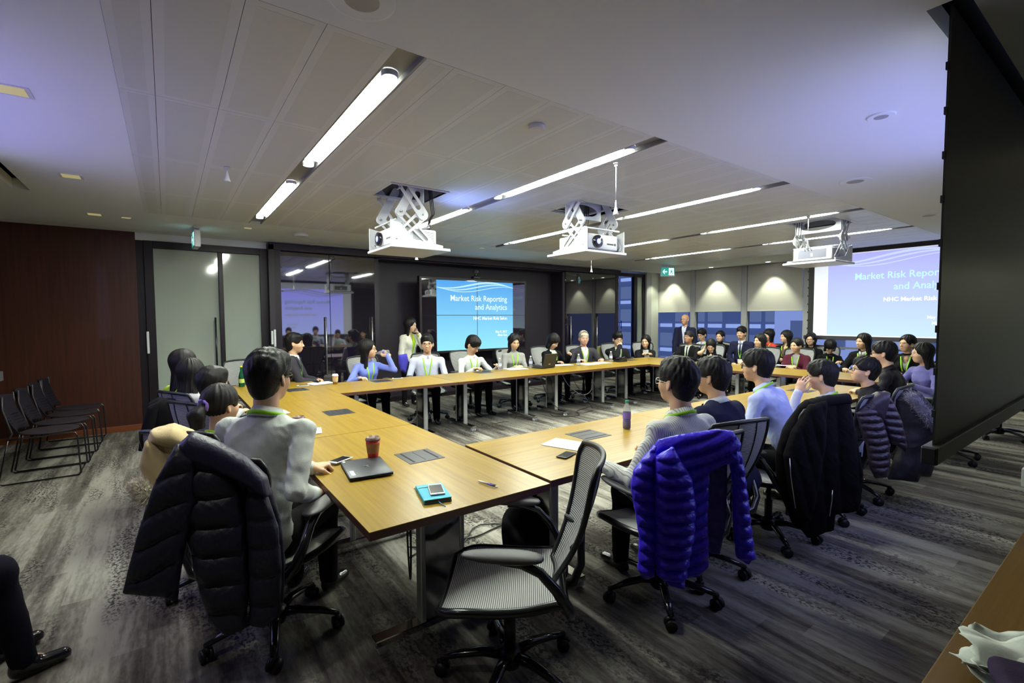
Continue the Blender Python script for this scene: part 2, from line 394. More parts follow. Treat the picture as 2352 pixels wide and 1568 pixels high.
# linear lamps in their channels
for k, x in enumerate(SX):
    t = empty('linear_ceiling_light', ['long ceiling lamp strip nearest the wood wall, first of the rows','second lamp strip, passing between the two nearer projectors',
        'third lamp strip, running beyond the middle projector','fourth lamp strip, in front of the farthest projector','last lamp strip, closest to the window wall and its blinds'][k], 'ceiling light', (x, Y0, CZ), group='linear ceiling lights')
    m = MB(); m.box((0,0,.03), (SW,Y1-Y0,.05)); m.box((0,0,0),(.012,Y1-Y0,.03)); m.box((SW-.012,0,0),(SW,Y1-Y0,.03)); m.build('channel', M['channel'], t)
    for a, b_ in ((.42,1.89),(2.84,4.38)):
        m = MB(); m.box((.014,a,.004), (SW-.014,b_,.028)); m.build('diffuser', M['lamp'], t)
    for a in (.285, 2.03, 2.69, 4.53):
        m = MB(); m.lathe([(.040,.0),(.044,.004),(.044,.028)], 16, (SW/2, a, 0), cap=False); r_ = m.build('downlight_ring', M['white_metal'], t)
        m = MB(); m.lathe([(.027,.006),(.027,.02)], 16, (SW/2, a, 0)); m.build('downlight_lens', M['down'], r_)
# wood wall on the left with a low skirting
m = MB(); m.box((LX,WY,0), (-.33,WY+.2,CZ)); struct('wall_left', m, M['wall_wood'])
m = MB(); m.box((LX,WY-.022,0), (-.33,WY,.085), .003); struct('baseboard_left', m, M['base_wood'])
m = MB(); m.box((-.33,WY+.03,2.735),(1.36,WY+.2,CZ)); struct('wall_above_door', m, M['ceiling'])
m = MB(); m.box((-.33,WY+.03,0), (-.24,WY+.2,2.735)); struct('trim_1', m, M['black_frame'])
# sliding glass door, left
d = empty('door_1', loc=(0,WY,0), kind='structure')
m = MB()
for a, b_ in (((-.24,0,0),(-.13,.12,2.735)), ((1.25,0,0),(1.36,.12,2.735)), ((-.13,0,2.63),(1.25,.12,2.735)), ((.675,-.01,0),(.735,.11,2.63)), ((-.13,0,0),(1.25,.12,.05))): m.box(a, b_, .004)
m.build('door_frame', M['black_frame'], d)
for a, b_ in ((-.13,.675),(.735,1.25)):
    m = MB(); m.box((a,.05,.05), (b_,.07,2.63)); m.build('frosted_glass_pane', M['frost'], d)
m = MB(); m.tube([(.61,-.05,.55),(.61,-.05,1.62)], .013, 8); m.tube([(.61,-.05,.62),(.61,.05,.62)],.009,6); m.tube([(.61,-.05,1.55),(.61,.05,1.55)],.009,6); m.build('door_handle', M['black_gloss'], d)
m = MB(); m.box((-.245,-.022,1.10),(-.215,.0,1.42),.004); m.build('card_reader', M['white_plastic'], d)
# black media wall
m = MB()
m.box((1.36,-.14,0),(1.44,.2,2.80)); m.box((1.44,-.10,0),(1.54,.2,2.80)); m.box((1.36,-.14,2.72),(9.77,.06,2.82)); m.box((9.70,-.02,0),(9.79,.2,2.8))
m.box((3.15,0,0),(3.23,.45,2.72)); m.box((7.83,0,0),(7.91,.45,2.72)); m.box((3.15,.42,0),(7.91,.6,2.72)); m.box((3.15,0,2.70),(7.91,.5,2.80)); m.box((1.54,.04,0),(3.15,.2,2.72)); m.box((7.91,.04,0),(9.7,.2,2.72))
m.box((3.2,.06,0),(7.85,.44,.10))
o = struct('wall_media', m, M['black_wall']); o.location = (0,WY,0)
m = MB(); m.box((1.44,-.125,.1),(1.53,-.10,2.70)); o2 = m.build('corner_trim', M['black_frame'], o)
m = MB(); m.box((1.365,-.16,1.18),(1.395,-.14,1.40),.004); m.box((1.405,-.16,1.14),(1.435,-.14,1.42),.004); m.build('switch_plate', M['white_plastic'], o)
def glass_doors(name, xa, xm, xb, hs):
    t = empty(name, loc=(0,WY,0), kind='structure')
    for a, b_ in ((xa,xm-.004),(xm+.004,xb)):
        m = MB(); m.box((a,-.012,.08),(b_,.03,2.71),.001); m.build('black_glass_panel', M['black_glass'], t)
    for h in hs:
        m = MB(); m.tube([(h,-.065,.60),(h,-.065,1.62)], .012, 8); m.tube([(h,-.065,.68),(h,-.01,.68)],.008,6); m.tube([(h,-.065,1.54),(h,-.01,1.54)],.008,6)
        m.build('door_handle', M['steel'], t)
glass_doors('door_2', 1.55, 2.34, 3.145, (2.25, 3.07)); glass_doors('door_3', 7.92, 8.86, 9.70, (8.05, 8.96))
m = MB(); m.box((1.36,-.03,0),(9.78,-.005,.09)); o = struct('baseboard_media', m, M['black_frame']); o.location = (0,WY,0)
d = empty('door_4', loc=(0,WY,0), kind='structure')
m = MB()
for a, b_ in (((9.79,0,0),(9.84,.1,2.79)), ((10.48,-.01,0),(10.60,.1,2.79)), ((10.86,0,0),(10.95,.1,2.79)), ((9.84,0,2.70),(10.86,.1,2.79)),((9.84,0,0),(10.86,.1,.06))): m.box(a, b_, .003)
m.build('door_frame', M['black_frame'], d)
for a, b_ in ((9.84,10.48),(10.60,10.86)):
    m = MB(); m.box((a,.04,.06),(b_,.055,2.70)); m.build('glass_pane', M['glass'] if a < 10 else M['frost'], d)
m = MB(); m.tube([(9.90,-.05,.9),(9.90,-.05,1.5)], .011, 8); m.tube([(9.90,-.05,1.45),(9.90,.04,1.45)],.008,6); m.tube([(9.90,-.05,.95),(9.90,.04,.95)],.008,6); m.build('door_handle', M['black_gloss'], d)
m = MB(); m.box((10.95,-.05,0),(11.14,.3,CZ)); o = struct('column_corner', m, M['mullion']); o.location = (0,WY,0)
m = MB(); m.box((11.14,-.06,0),(11.46,.3,CZ)); o = struct('wall_corner', m, M['col_paint']); o.location = (0,WY,0)
m = MB(); m.box((LX,BY-.2,0),(WX+.3,BY,CZ)); struct('wall_back', m, M['dim_paint'])
m = MB(); m.box((LX-.2,BY,0),(LX,WY,CZ)); struct('wall_side', m, M['dim_paint'])
m = MB(); m.box((6.42,.25,0),(6.9,.74,CZ)); m.box((6.405,.235,0),(6.915,.755,.17),.004); struct('column_side', m, M['white_paint'])
# window wall
ed = [8.77,7.55,6.14,4.73,3.32,1.91,.50,-.91,-2.32]
m = MB(); m.box((WX+.02,BY,-.1),(WX+.3,WY,.10)); m.box((WX+.02,BY,2.80),(WX+.3,WY+.1,CZ)); struct('wall_right', m, M['mullion'])
for k, (a, b_) in enumerate(zip(ed[:-1], ed[1:])):
    t = empty('window_%d' % (k+1), loc=(WX,0,0), kind='structure')
    m = MB(); m.box((-.03,b_-.065,0),(.14,b_+.065,CZ),.004); m.box((.06,b_,.10),(.12,a,.16)); m.box((.06,b_,2.74),(.12,a,2.8)); m.box((.07,b_,.9),(.11,a,.94)) if k > 2 else None
    m.build('window_frame', M['mullion'], t)
    m = MB(); m.box((.085,b_+.065,.16),(.095,a-.065,2.74)); m.build('glass_pane', M['glass'], t)
    zb_ = 1.735 if k < 6 else .25
    m = MB(); m.box((-.005,b_+.085,zb_),(.002,a-.075,2.83)); bl = m.build('roller_blind', M['blind'], t)
    m = MB(); m.box((-.012,b_+.085,zb_-.015),(.008,a-.075,zb_+.01),.003); m.build('blind_hem_bar', M['blind'], bl)
    spot('window_spot', (11.18,(a+b_)/2,CZ-.02), 85, R(72), .55, (.95,1,.72), (11.42,(a+b_)/2,1.6), .03) if k >= 6 else None
    if k < 6:
        q = empty('round_downlight', ['small round ceiling downlight lighting the first blind beside the exit sign','small round ceiling downlight lighting the second window blind',
            'small round ceiling downlight lighting the third window blind','round ceiling downlight hidden behind the farthest projector','round ceiling downlight over the projection screen','round ceiling downlight behind the hanging screens'][k], 'downlight', (11.18,(a+b_)/2,CZ), group='round downlights along the window wall')
        m = MB(); m.lathe([(.052,-.004),(.060,-.003),(.060,.02)],18,cap=False); m.build('trim_ring', M['white_metal'], q)
        m = MB(); m.lathe([(.050,-.002),(.050,.02)],18); m.build('lens', M['down'], q)
        spot('window_spot', (11.18,(a+b_)/2,CZ-.02), 85, R(72), .55, (.95,1,.72), (11.42,(a+b_)/2,1.6), .03)
for x_, y_ in ((-.63,5.63),(-.64,3.72),(-.64,1.8),(-.65,7.5)):
    spot('side_spot', (x_,y_,CZ-.02), 42, R(95), .8, (1,.97,.86), (x_-.15,y_,0), .05)
spot('corner_spot', (10.9,8.3,CZ-.02), 50, R(60), .6, (.95,1,.72), (11.3,8.55,1.8), .03)
# buildings across the street
ext = empty('office_tower', 'blue evening office facade with rows of lit panels seen through the windows', 'building', (56,30,-10))
m = MB(); m.box((0,-50,-12),(6,60,40)); m.build('facade_wall', mat('facade', (.07,.10,.24), .7, emit=(.09,.13,.25), es=.55), ext)
m = MB(); mg = mat('facade_glass', (.03,.05,.12), .15, emit=(.17,.23,.40), es=.65)
for r_ in range(-2,10):
    for c in range(-14,20):
        if NR.rand() < .85: m.box((-.2, c*2.4+.25, r_*3.35+.9),(.05, c*2.4+2.1, r_*3.35+2.6+.2*NR.rand()))
o = m.build('window_band', mg, ext); o['kind'] = 'stuff'
m = MB(); ml = mat('facade_lit', (.4,.5,.8), .5, emit=(.38,.48,.70), es=.8)
for r_ in range(-2,10):
    for c in range(-14,20): m.box((-.35, c*2.4+.3, r_*3.35+.15),(.0, c*2.4+2.0, r_*3.35+.62))
o = m.build('spandrel_panel', ml, ext); o['kind'] = 'stuff'
ext2 = empty('neighbour_building', 'pale blue lit office block seen below the third window blind', 'building', (34,13.6,-8))
m = MB(); m.box((0,-16,-6),(4,2.4,30)); m.build('facade_wall', mat('facade2', (.25,.32,.55), .7, emit=(.32,.40,.66), es=.75), ext2)
m = MB()
for c in range(-7,1):
    for r_ in range(0,6): m.box((-.15,c*2.2+.3,r_*3.3+.9),(.1,c*2.2+1.3,r_*3.3+2.7)); m.box((-.12,c*2.2+1.6,r_*3.3+.1),(.1,c*2.2+2.1,r_*3.3+.8))
o = m.build('window_pane', mat('office_pane', (.05,.07,.18), .2, emit=(.13,.18,.34), es=.6), ext2); o['kind'] = 'stuff'
# projection screens
S_TOP, S_BOT = (.46,.46,1.0), (.62,.86,1.0)
def swoosh(parent, Mx, W, H, mt):
    for q in range(3):
        m = MB(); n = 24; pts = []
        for i in range(n+1):
            u = i/n; y = H*(.90-.055*math.sin(u*5.2+.5*q)+.02*q-.03*u)
            pts.append((u*W, y))
        for i in range(n):
            a, b_ = pts[i], pts[i+1]; t = (.006+.012*math.sin(math.pi*i/n))*(1+.6*q)*H/1.5
            m.quad([(a[0],a[1],.001+.0004*q),(b_[0],b_[1],.001+.0004*q),(b_[0],b_[1]+t,.001+.0004*q),(a[0],a[1]+t,.001+.0004*q)], Mx)
        m.build('swoosh_line', mt, parent)
def slide(parent, o, right, W, H, mt_bg, mt_t, mt_s, z0):
    """slide drawn on a real surface: o lower left corner, right the reading direction"""
    Mx = frame(o, right, (0,0,1))
    m = MB(); m.quad([(0,0,0),(W,0,0),(W,H,0),(0,H,0)], Mx); m.build('slide_picture', mt_bg, parent)
    swoosh(parent, Mx, W, H, mt_s)
    T = lambda x, y: Mx @ Matrix.Translation((x*W, y*H, .003))
    text('title_text', 'Market Risk Reporting', H*.112, mt_t, parent, T(.925,.68), bold=.0025*H/1.5, sx=.92)
    text('title_text', 'and Analytics', H*.112, mt_t, parent, T(.925,.545), bold=.0025*H/1.5, sx=.92)
    text('subtitle_text', 'NHC Market Risk Salon', H*.066, M['slide_white'], parent, T(.925,.41), bold=.0028*H/1.5)
    text('date_text', 'May 9, 2017', H*.046, M['slide_white'], parent, T(.915,.205), bold=.0012*H/1.5)
    text('date_text', 'Mimi Gao', H*.046, M['slide_white'], parent, T(.915,.14), bold=.0012*H/1.5)
M['slide_white'] = mat('slide_white', (.1,.1,.1), .6, emit=(1,1,1), es=1.0)
M['slide_aqua'] = mat('slide_aqua', (.1,.1,.1), .6, emit=(.55,.93,1), es=.95)
M['slide_sw'] = mat('slide_swoosh', (.1,.1,.1), .6, emit=(.62,.72,1), es=.95)
M['tv_sw'] = mat('tv_swoosh', (.1,.1,.1), .4, emit=(.45,.80,1), es=.95)
M['tv_text'] = mat('tv_text', (.1,.1,.1), .4, emit=(.75,.93,1), es=.95)
M['slide_bg'] = slide_mat('slide_bg', S_TOP, S_BOT, 1.25, 2.75, .98)
M['screen_white'] = mat('screen_white', (.6,.6,.6), .8, emit=(.62,.68,.80), es=.80)
def hang_screen(name, label, o, right, W, ztop, zbot, off, bw=.10, bg=None):
    """o is the lower left point of the cloth as read from the front"""
    t = empty(name, label, 'projection screen', (0,0,0), group=None)
    Mx = frame((o[0],o[1],0), right, (0,0,1))        # local z = towards the audience
    m = MB(); m.box((0,zbot,-.006),(W,ztop,-.002), M=Mx); m.build('screen_back', M['screen_back'], t)
    m = MB(); m.box((0,zbot,-.002),(bw,ztop,.002),M=Mx); m.box((W-bw,zbot,-.002),(W,ztop,.002),M=Mx); m.box((bw,ztop-.10,-.002),(W-bw,ztop,.002),M=Mx)
    for i in range(9):
        z = zbot+.12+i*(ztop-zbot-.2)/9
        m.box((-.014,z,-.005),(.0,z+.03,.005),M=Mx); m.box((W,z,-.005),(W+.014,z+.03,.005),M=Mx)
    m.build('black_border', M['screen_black'], t)
    m = MB(); m.box((bw,zbot,-.002),(W-bw,ztop-.10,.001),M=Mx); m.build('screen_cloth', M['screen_white'], t)
    m = MB(); m.box((-.05,zbot-.075,-.028),(W+.05,zbot+.0,.028),.004,M=Mx); m.build('weight_bar', mat('weight_bar', (.05,.047,.05), .4, .3), t)
    for e in (-.05, W+.05):
        m = MB(); m.box((e-.012,zbot-.07,-.024),(e+.012,zbot-.004,.024),.003,M=Mx); m.build('bar_end_cap', M['black_plastic'], t)
    sl = Mx @ Matrix.Translation((off, zbot+.02, .004))
    slide(t, sl.translation, right, 2.0, 1.5, bg or M['slide_bg'], M['slide_aqua'], M['slide_sw'], 0)
    return t
hang_screen('projection_screen', 'large pull-down screen showing the pale blue slide in front of the windows', (10.3,4.21,0), (0,-1,0), 2.62, 2.86, 1.22, .34)
hang_screen('projection_screen', 'black back of a pull-down screen hanging at the right edge', (5.30,.57,0), (-1,0,0), 2.68, 2.86, 1.05, .34, .06, slide_mat('slide_bg_boosted', (.30,.30,1.0), (.42,.50,1.0), 1.1, 2.6, 3.4))  # unseen slide glows extra bright and blue to tint the ceiling
hang_screen('projection_screen', 'pull-down screen at the left edge, only the tip of its bar showing', (-1.08,2.75,0), (0,1,0), 2.55, 2.86, 1.20, .3, .06, slide_mat('slide_bg_boosted2', (.34,.26,1.0), (.40,.42,1.0), 1.25, 2.75, 1.9))  # slide out of view, glow raised and violet for the left ceiling
# ================================================================ video wall
t = empty('video_wall', 'wall-mounted four-panel video wall showing the bright blue presentation slide', 'television', (5.26,8.5,1.65))
m = MB(); m.box((-1.30,0,-.76),(1.30,.10,.76),.006); m.build('bezel', M['black_frame'], t)
m = MB()
for a in (-1.25,.003):
    for c in (-.70,.003): m.box((a,-.004,c),(a+1.247,.02,c+.70),.001)
for i, (a, c) in enumerate(((-1.25,-.71),(.003,-.71),(-1.25,.003),(.003,.003))):
    q = MB(); q.box((a,-.004,c),(a+1.247,.02,c+.707)); q.build('screen_panel', M['black_glass'], t)
m.bm.free()
m = MB(); m.box((-.5,.10,-.4),(.5,.62,.4)); m.build('wall_mount', M['dark'], t)
M['tv_bg'] = slide_mat('tv_bg', (.06,.36,.86), (.28,.82,1.0), -.70, .70, 1.0)
def tv_slide():
    Mx = frame((-.94,-.006,-.71), (1,0,0), (0,0,1)); W, H = 1.86, 1.41
    for a, b_, c, e in ((0,.936,0,.705),(.946,W,0,.705),(0,.936,.715,H),(.946,W,.715,H)):
        m = MB(); m.quad([(a,c,0),(b_,c,0),(b_,e,0),(a,e,0)], Mx); m.build('slide_picture', M['tv_bg'], t)
    swoosh(t, Mx, W, H, M['tv_sw'])
    T = lambda x, y: Mx @ Matrix.Translation((x*W, y*H, .003))
    for s, y, k, mt in (('Market Risk Reporting',.71,.118,M['tv_text']),('and Analytics',.585,.118,M['tv_text']),('NHC Market Risk Salon',.435,.068,M['slide_white']),('May 9, 2017',.235,.048,M['slide_white']),('Mimi Gao',.185,.048,M['slide_white'])):
        text('slide_text', s, H*k, mt, t, T(.915,y), bold=.002 if k > .1 else .001, sx=.92)
tv_slide()
t = empty('conference_camera', 'small black video camera on top of the video wall', 'camera', (5.23,8.49,2.41))
m = MB(); m.box((-.08,-.05,0),(.08,.06,.04),.006); m.lathe([(.03,0),(.035,.05),(.03,.06)],12,(0,0,.04)); m.build('base', M['black_plastic'], t)
m = MB(); m.sphere((0,0,.13),(.055,.05,.045)); m.tube([(0,-.03,.13),(.0,-.075,.135)],.030,12); m.build('camera_head', M['grey_rubber'], t)
m = MB(); m.sphere((0,-.075,.135),(.02,.008,.02)); m.build('lens', M['black_glass'], t)

# ================================================================ tables
def make_table(L, W=.94, box=.14, pb=True):
    g = {}
    def T(mb, n, m_, p=None): o = mb.build(n, m_); g.setdefault(n, []).append(o); return o
    root = bpy.data.objects.new('conference_table', None); root.empty_display_size = .1; COL.objects.link(root)
    m = MB(); m.box((-L/2+.001,-W/2,.736),(L/2-.001,W/2,.740)); o = m.build('tabletop_veneer', M['table_wood'], root)
    m = MB(); m.box((-L/2+.001,-W/2,.702),(L/2-.001,W/2,.7375),.001); o.parent = m.build('tabletop', M['table_edge'], root)
    for sx in (-1,1):
        x = sx*(L/2-.31)
        m = MB(); m.box((x-.024,-.10,.075),(x+.024,.10,.70),.003); c = m.build('leg', M['chrome'], root)
        m = MB(); m.box((x-.029,-.125,.075),(x+.029,-.10,.70),.004); m.box((x-.029,.10,.075),(x+.029,.125,.70),.004); m.build('leg_post', M['leg_paint'], c)
        m = MB(); m.box((x-.035,-.36,.045),(x+.035,.36,.078),.004); m.build('foot_bar', M['chrome'], root)
        m = MB(); m.box((x-.04,-.30,.66),(x+.04,.30,.70),.003); m.build('support_bracket', M['black_plastic'], root)
        for sy in (-1,1):
            m = MB(); m.tube([(x-.03,sy*.325,.024),(x-.008,sy*.325,.024)],.024,12); m.tube([(x+.008,sy*.325,.024),(x+.03,sy*.325,.024)],.024,12); m.tube([(x-.01,sy*.325,.024),(x+.01,sy*.325,.024)],.012,8); m.box((x-.012,sy*.325-.012,.024),(x+.012,sy*.325+.012,.046))
            m.build('caster', M['white_plastic'], root)
    if pb:
        m = MB(); m.box((-.125,box-.115,.739),(.125,box+.115,.7425),.001); q = m.build('power_box', mat('power_plate', (.045,.043,.055), .35, .5), root)
        m = MB(); m.box((-.105,box-.085,.7424),(.105,box-.072,.7432)); m.box((-.105,box+.072,.7424),(.105,box+.085,.7432)); m.box((-.1,box-.004,.7424),(.1,box+.0,.743)); m.build('cable_slot', M['dark'], q)
    return root
def place(o, x, y, rz, label, group=None, cat='table'):
    o.location = (x, y, 0); o.rotation_euler = (0,0,rz); tag(o, label, cat, group); return o
TG = 'conference tables set in a rectangle'
tA = make_table(1.72, .95); place(tA, 1.105, 2.71, -math.pi/2, 'nearest wooden conference table, with the closed black laptop on it', TG)
place(copy_tree(tA), 1.105, 4.435, -math.pi/2, 'second wooden table of the left row, past the two red coffee cups', TG)
place(copy_tree(tA), 1.105, 6.155, -math.pi/2, 'wooden table at the far end of the left row, under the green bottle', TG)
R0 = make_table(1.72, .89); place(R0, 2.47, 2.325, 0, 'wooden table in front of the man in the striped shirt', TG)
place(copy_tree(R0), 4.19, 2.325, 0, 'wooden table in front of the leaning man in pale blue', TG)
place(copy_tree(R0), 5.91, 2.325, 0, 'wooden table with a grey sheen before the man in black with glasses', TG)
F0 = make_table(1.56, .95, .28); place(F0, 2.35, 6.025, 0, 'wooden table in front of the woman drinking from a bottle', TG)
F1 = make_table(1.73, .95, .28); place(F1, 4.0, 6.025, 0, 'wooden table in front of the man in white looking down', TG)
place(copy_tree(F1), 5.735, 6.025, 0, 'wooden table under the open black laptop', TG)
place(copy_tree(F1), 7.47, 6.025, 0, 'wooden table at the far corner, under the black conference phone', TG)
WR = R(6.0)
def wloc(u, v): return (7.10+math.sin(WR)*u+math.cos(WR)*v, 5.53-math.cos(WR)*u+math.sin(WR)*v)
place(copy_tree(tA), *wloc(.87,.475), math.pi/2+WR, 'wooden table by the windows before the bearded man in a dark suit', TG)
place(copy_tree(tA), *wloc(2.60,.475), math.pi/2+WR, 'wooden table by the windows before the woman in burgundy', TG)
# side table at the lower right corner
t = empty('side_table', 'wooden side table with paper napkins at the lower right corner', 'table', (0,0,0))
m = MB(); m.box((1.0,-.55,.70),(3.4,.31,.74),.003); m.build('tabletop', M['side_wood'], t)
for x in (1.15,3.25):
    for y in (-.45,.2):
        m = MB(); m.box((x-.03,y-.03,0),(x+.03,y+.03,.70),.004); m.build('leg', M['steel'], t)

# ================================================================ mesh task chair
def grid_mesh(f, nu, nv, th=0.0):
    V = []; Q = []
    for j in range(nv+1):
        for i in range(nu+1): V.append(f(i/nu*2-1, j/nv))
    for j in range(nv):
        for i in range(nu):
            a = j*(nu+1)+i; Q.append((a,a+1,a+nu+2,a+nu+1))
    return V, Q
def se(u, v):      # seat surface, v 0 rear .. 1 front
    w = .215+.045*math.sin(min(1,v*1.15)*math.pi*.62)
    if v > .82: w *= math.sqrt(max(0,1-((v-.82)/.19)**2*.32))
    return (u*w, -.23+.50*v, .455+.022*u*u+.03*max(0,.3-v)-.30*max(0,v-.72)**2*1.4-.012*math.sin(v*math.pi))
def bk(u, v):      # back surface, v 0 bottom .. 1 top
    w = .095+.140*math.sin(min(1,v*1.06)*math.pi/2)**1.1
    if v > .90: w *= 1-.10*((v-.90)/.10)
    z = .50+.52*v-.018*u*u*v
    return (u*w, -.205-.20*v-.035*math.sin(v*math.pi)*1.0+.065*u*u*(w/.235)**2, z)
def rim(f, n=14):
    P = [f(-1,i/n) for i in range(n+1)]+[f(-1+2*i/n,1) for i in range(1,n+1)]+[f(1,1-i/n) for i in range(1,n+1)]+[f(1-2*i/n,0) for i in range(1,n)]
    return P
def make_chair():
    root = bpy.data.objects.new('task_chair', None); root.empty_display_size = .1; COL.objects.link(root)
    bp = M['black_plastic']; bg_ = M['black_gloss']
    m = MB(); m.lathe([(.045,.055),(.055,.075),(.05,.125),(.03,.14)],14); m.lathe([(.026,.13),(.026,.27),(.016,.275),(.016,.39)],12); m.build('column', bp, root)
    for k in range(5):
        a = 2*math.pi*k/5+.3; c, s = math.cos(a), math.sin(a)
        m = MB(); m.tube([(c*.035,s*.035,.105),(c*.12,s*.12,.112),(c*.22,s*.22,.098),(c*.31,s*.31,.078)], [.030,.025,.021,.016], 8, flat=.75); m.tube([(c*.305,s*.305,.085),(c*.305,s*.305,.052)],.011,6)
        m.build('base_leg', bg_, root)
        m = MB(); px, py = c*.305, s*.305; q = a+.9*k+.5; d = Vector((math.cos(q),math.sin(q),0)); o_ = Vector((px,py,.031))
        for e in (-1,1): m.tube([o_+d*.008*e, o_+d*.026*e], .030, 14)
        m.tube([o_-d*.01,o_+d*.01],.012,6); h = d.cross(Vector((0,0,1))); m.tube([o_+h*-.026+Vector((0,0,.012)),o_+h*-.012+Vector((0,0,.030)),o_+Vector((0,0,.034)),o_+h*.02+Vector((0,0,.024))],.012,6)
        m.build('caster', bp, root)
    m = MB(); m.box((-.06,-.14,.375),(.06,.12,.425),.015,seg=2); m.box((-.09,-.10,.41),(.09,.09,.435),.008); m.tube([(-.09,.05,.40),(-.20,.05,.405)],.006,6); m.build('mechanism', bp, root)
    V, Q = grid_mesh(se, 14, 16); o = obj('seat_mesh', mesh_np('seat_mesh', V, Q, M['mesh']), root)
    V, Q = grid_mesh(lambda u, v: (se(u,v)[0]*1.0, se(u,v)[1], se(u,v)[2]-.028), 10, 10); obj('seat_pan', mesh_np('seat_pan', V, Q, bp), root)
    P = [(x*1.02, y, z-.014) for x, y, z in rim(se)]
    m = MB(); m.tube(P, .019, 8, closed=True, flat=1.0, up=(0,0,1)); m.build('seat_frame', bg_, root)
    V, Q = grid_mesh(bk, 14, 18); obj('back_mesh', mesh_np('back_mesh', V, Q, M['mesh_back']), root)
    m = MB(); m.tube(rim(bk), .0125, 8, closed=True); m.build('back_frame', bp, root)
    m = MB()
    for u in (-.42,.42): m.tube([Vector(bk(u*(1-.25*v/8), .04+v/8*.94))+Vector((0,-.003,0)) for v in range(9)], .0028, 5)
    m.build('back_seam', bp, root)
    m = MB(); m.tube([(0,-.08,.40),(0,-.20,.405),(0,-.285,.44),(0,-.315,.52),(0,-.315,.60),(0,-.325,.72)], [.035,.034,.032,.03,.026,.018], 8, flat=.6); m.tube([(-.16,-.262,.665),(-.08,-.305,.665),(0,-.32,.66),(.08,-.305,.665),(.16,-.262,.665)],.012,6); m.build('back_support', bp, root)
    for s in (-1,1):
        m = MB(); m.tube([(s*.03,-.20,.40),(s*.13,-.245,.40),(s*.225,-.255,.425),(s*.285,-.235,.49),(s*.300,-.190,.57),(s*.295,-.13,.635),(s*.285,-.06,.662),(s*.28,.02,.668)], [.024,.024,.023,.021,.019,.018,.017,.014], 8, flat=1.15); m.build('arm_support', bg_, root)
        m = MB(); q = bmesh.ops.create_uvsphere(m.bm, u_segments=20, v_segments=10, radius=1)
        for v in q['verts']:
            x, y, z = v.co; k = 1-.18*y; v.co = Vector((s*.282+math.copysign(abs(x)**.75,x)*.048*k, .015+math.copysign(abs(y)**.8,y)*.160, .690+z*.019+.006*y))
        for f in m.bm.faces: f.smooth = True
        m.build('arm_pad', M['grey_rubber'], root)
    return root
CHAIR0 = make_chair(); _cu = [False]
CG = 'mesh task chairs round the tables'
def chair(x, y, h, label, spin=0):
    o = CHAIR0 if not _cu[0] else copy_tree(CHAIR0); _cu[0] = True
    o.location = (x, y, 0); o.rotation_euler = (0,0,-R(h)); tag(o, label, 'chair', CG); return o
chair(1.19, 1.67, -52, 'empty grey mesh task chair standing at the near table corner')
chair(.84, 7.30, 180, 'empty pale mesh task chair beyond the green bottle, before the frosted glass door')

# black stacking chairs along the wood wall
def side_chair():
    root = bpy.data.objects.new('stacking_chair', None); COL.objects.link(root); root.empty_display_size = .1
    for s in (-1,1):
        m = MB(); x = s*.235
        m.tube([(x,-.26,.44),(x,-.10,.445),(x,.18,.455),(x,.225,.45),(x,.24,.42),(x,.255,.03),(x,.235,.012),(x,-.31,.012),(x,-.335,.03),(x,-.255,.44)], .0075, 6)
        m.build('sled_leg', M['black_gloss'], root)
    m = MB(); m.tube([(-.235,.24,.0125),(.235,.24,.0125)],.007,6); m.tube([(-.235,-.1,.44),(.235,-.1,.44)],.007,6); m.build('cross_bar', M['black_gloss'], root)
    V, Q = grid_mesh(lambda u, v: (u*.225*(1-.10*(2*v-1)**6), -.22+.46*v, .462-.012*(1-u*u)-.02*max(0,v-.8)*2+.012), 10, 10); n = len(V)
    m = MB(); m.sphere((0,.01,.465),(.228,.235,.020),8); m.build('seat', cloth('side_seat', (.022,.017,.022)), root)
    V, Q = grid_mesh(lambda u, v: (u*(.225-.02*abs(2*v-1)**3), -.235-.10*v-.03*math.sin(v*2.6)+.05*u*u, .50+.36*v-.02*u*u), 12, 10)
    me = mesh_np('backrest', V, Q, cloth('side_back', (.012,.010,.016))); b_ = obj('backrest', me, root); md = b_.modifiers.new('s','SOLIDIFY'); md.thickness = .014
    for s in (-1,1):
        m = MB(); m.tube([(s*.235,-.26,.44),(s*.236,-.225,.50),(s*.232,-.255,.62),(s*.226,-.285,.74),(s*.208,-.285,.86)], .009, 6); m.build('back_post', mat('grey_tube', (.04,.035,.04), .35,.3), root)
    for k in range(5):
        m = MB(); z = .53+.03*k; m.tube([(-.19,-.20-.012*k,z),(0,-.262-.012*k,z),(.19,-.20-.012*k,z)],.004,5); m.build('back_slat', M['black_gloss'], root)
    return root
s0 = side_chair()
for i, (x, y, l) in enumerate(((-1.02,6.74,'nearest black stacking chair of the row by the wood wall'),(-1.0,7.25,'second black stacking chair of the row by the wood wall'),(-.98,7.77,'third black stacking chair of the row by the wood wall'),(-.98,8.27,'black stacking chair farthest along the row, next to the wood wall'))):
    o = s0 if i == 0 else copy_tree(s0); o.location = (x,y,0); o.rotation_euler = (0,0,-math.pi/2); tag(o, l, 'chair', 'black stacking chairs in a row')

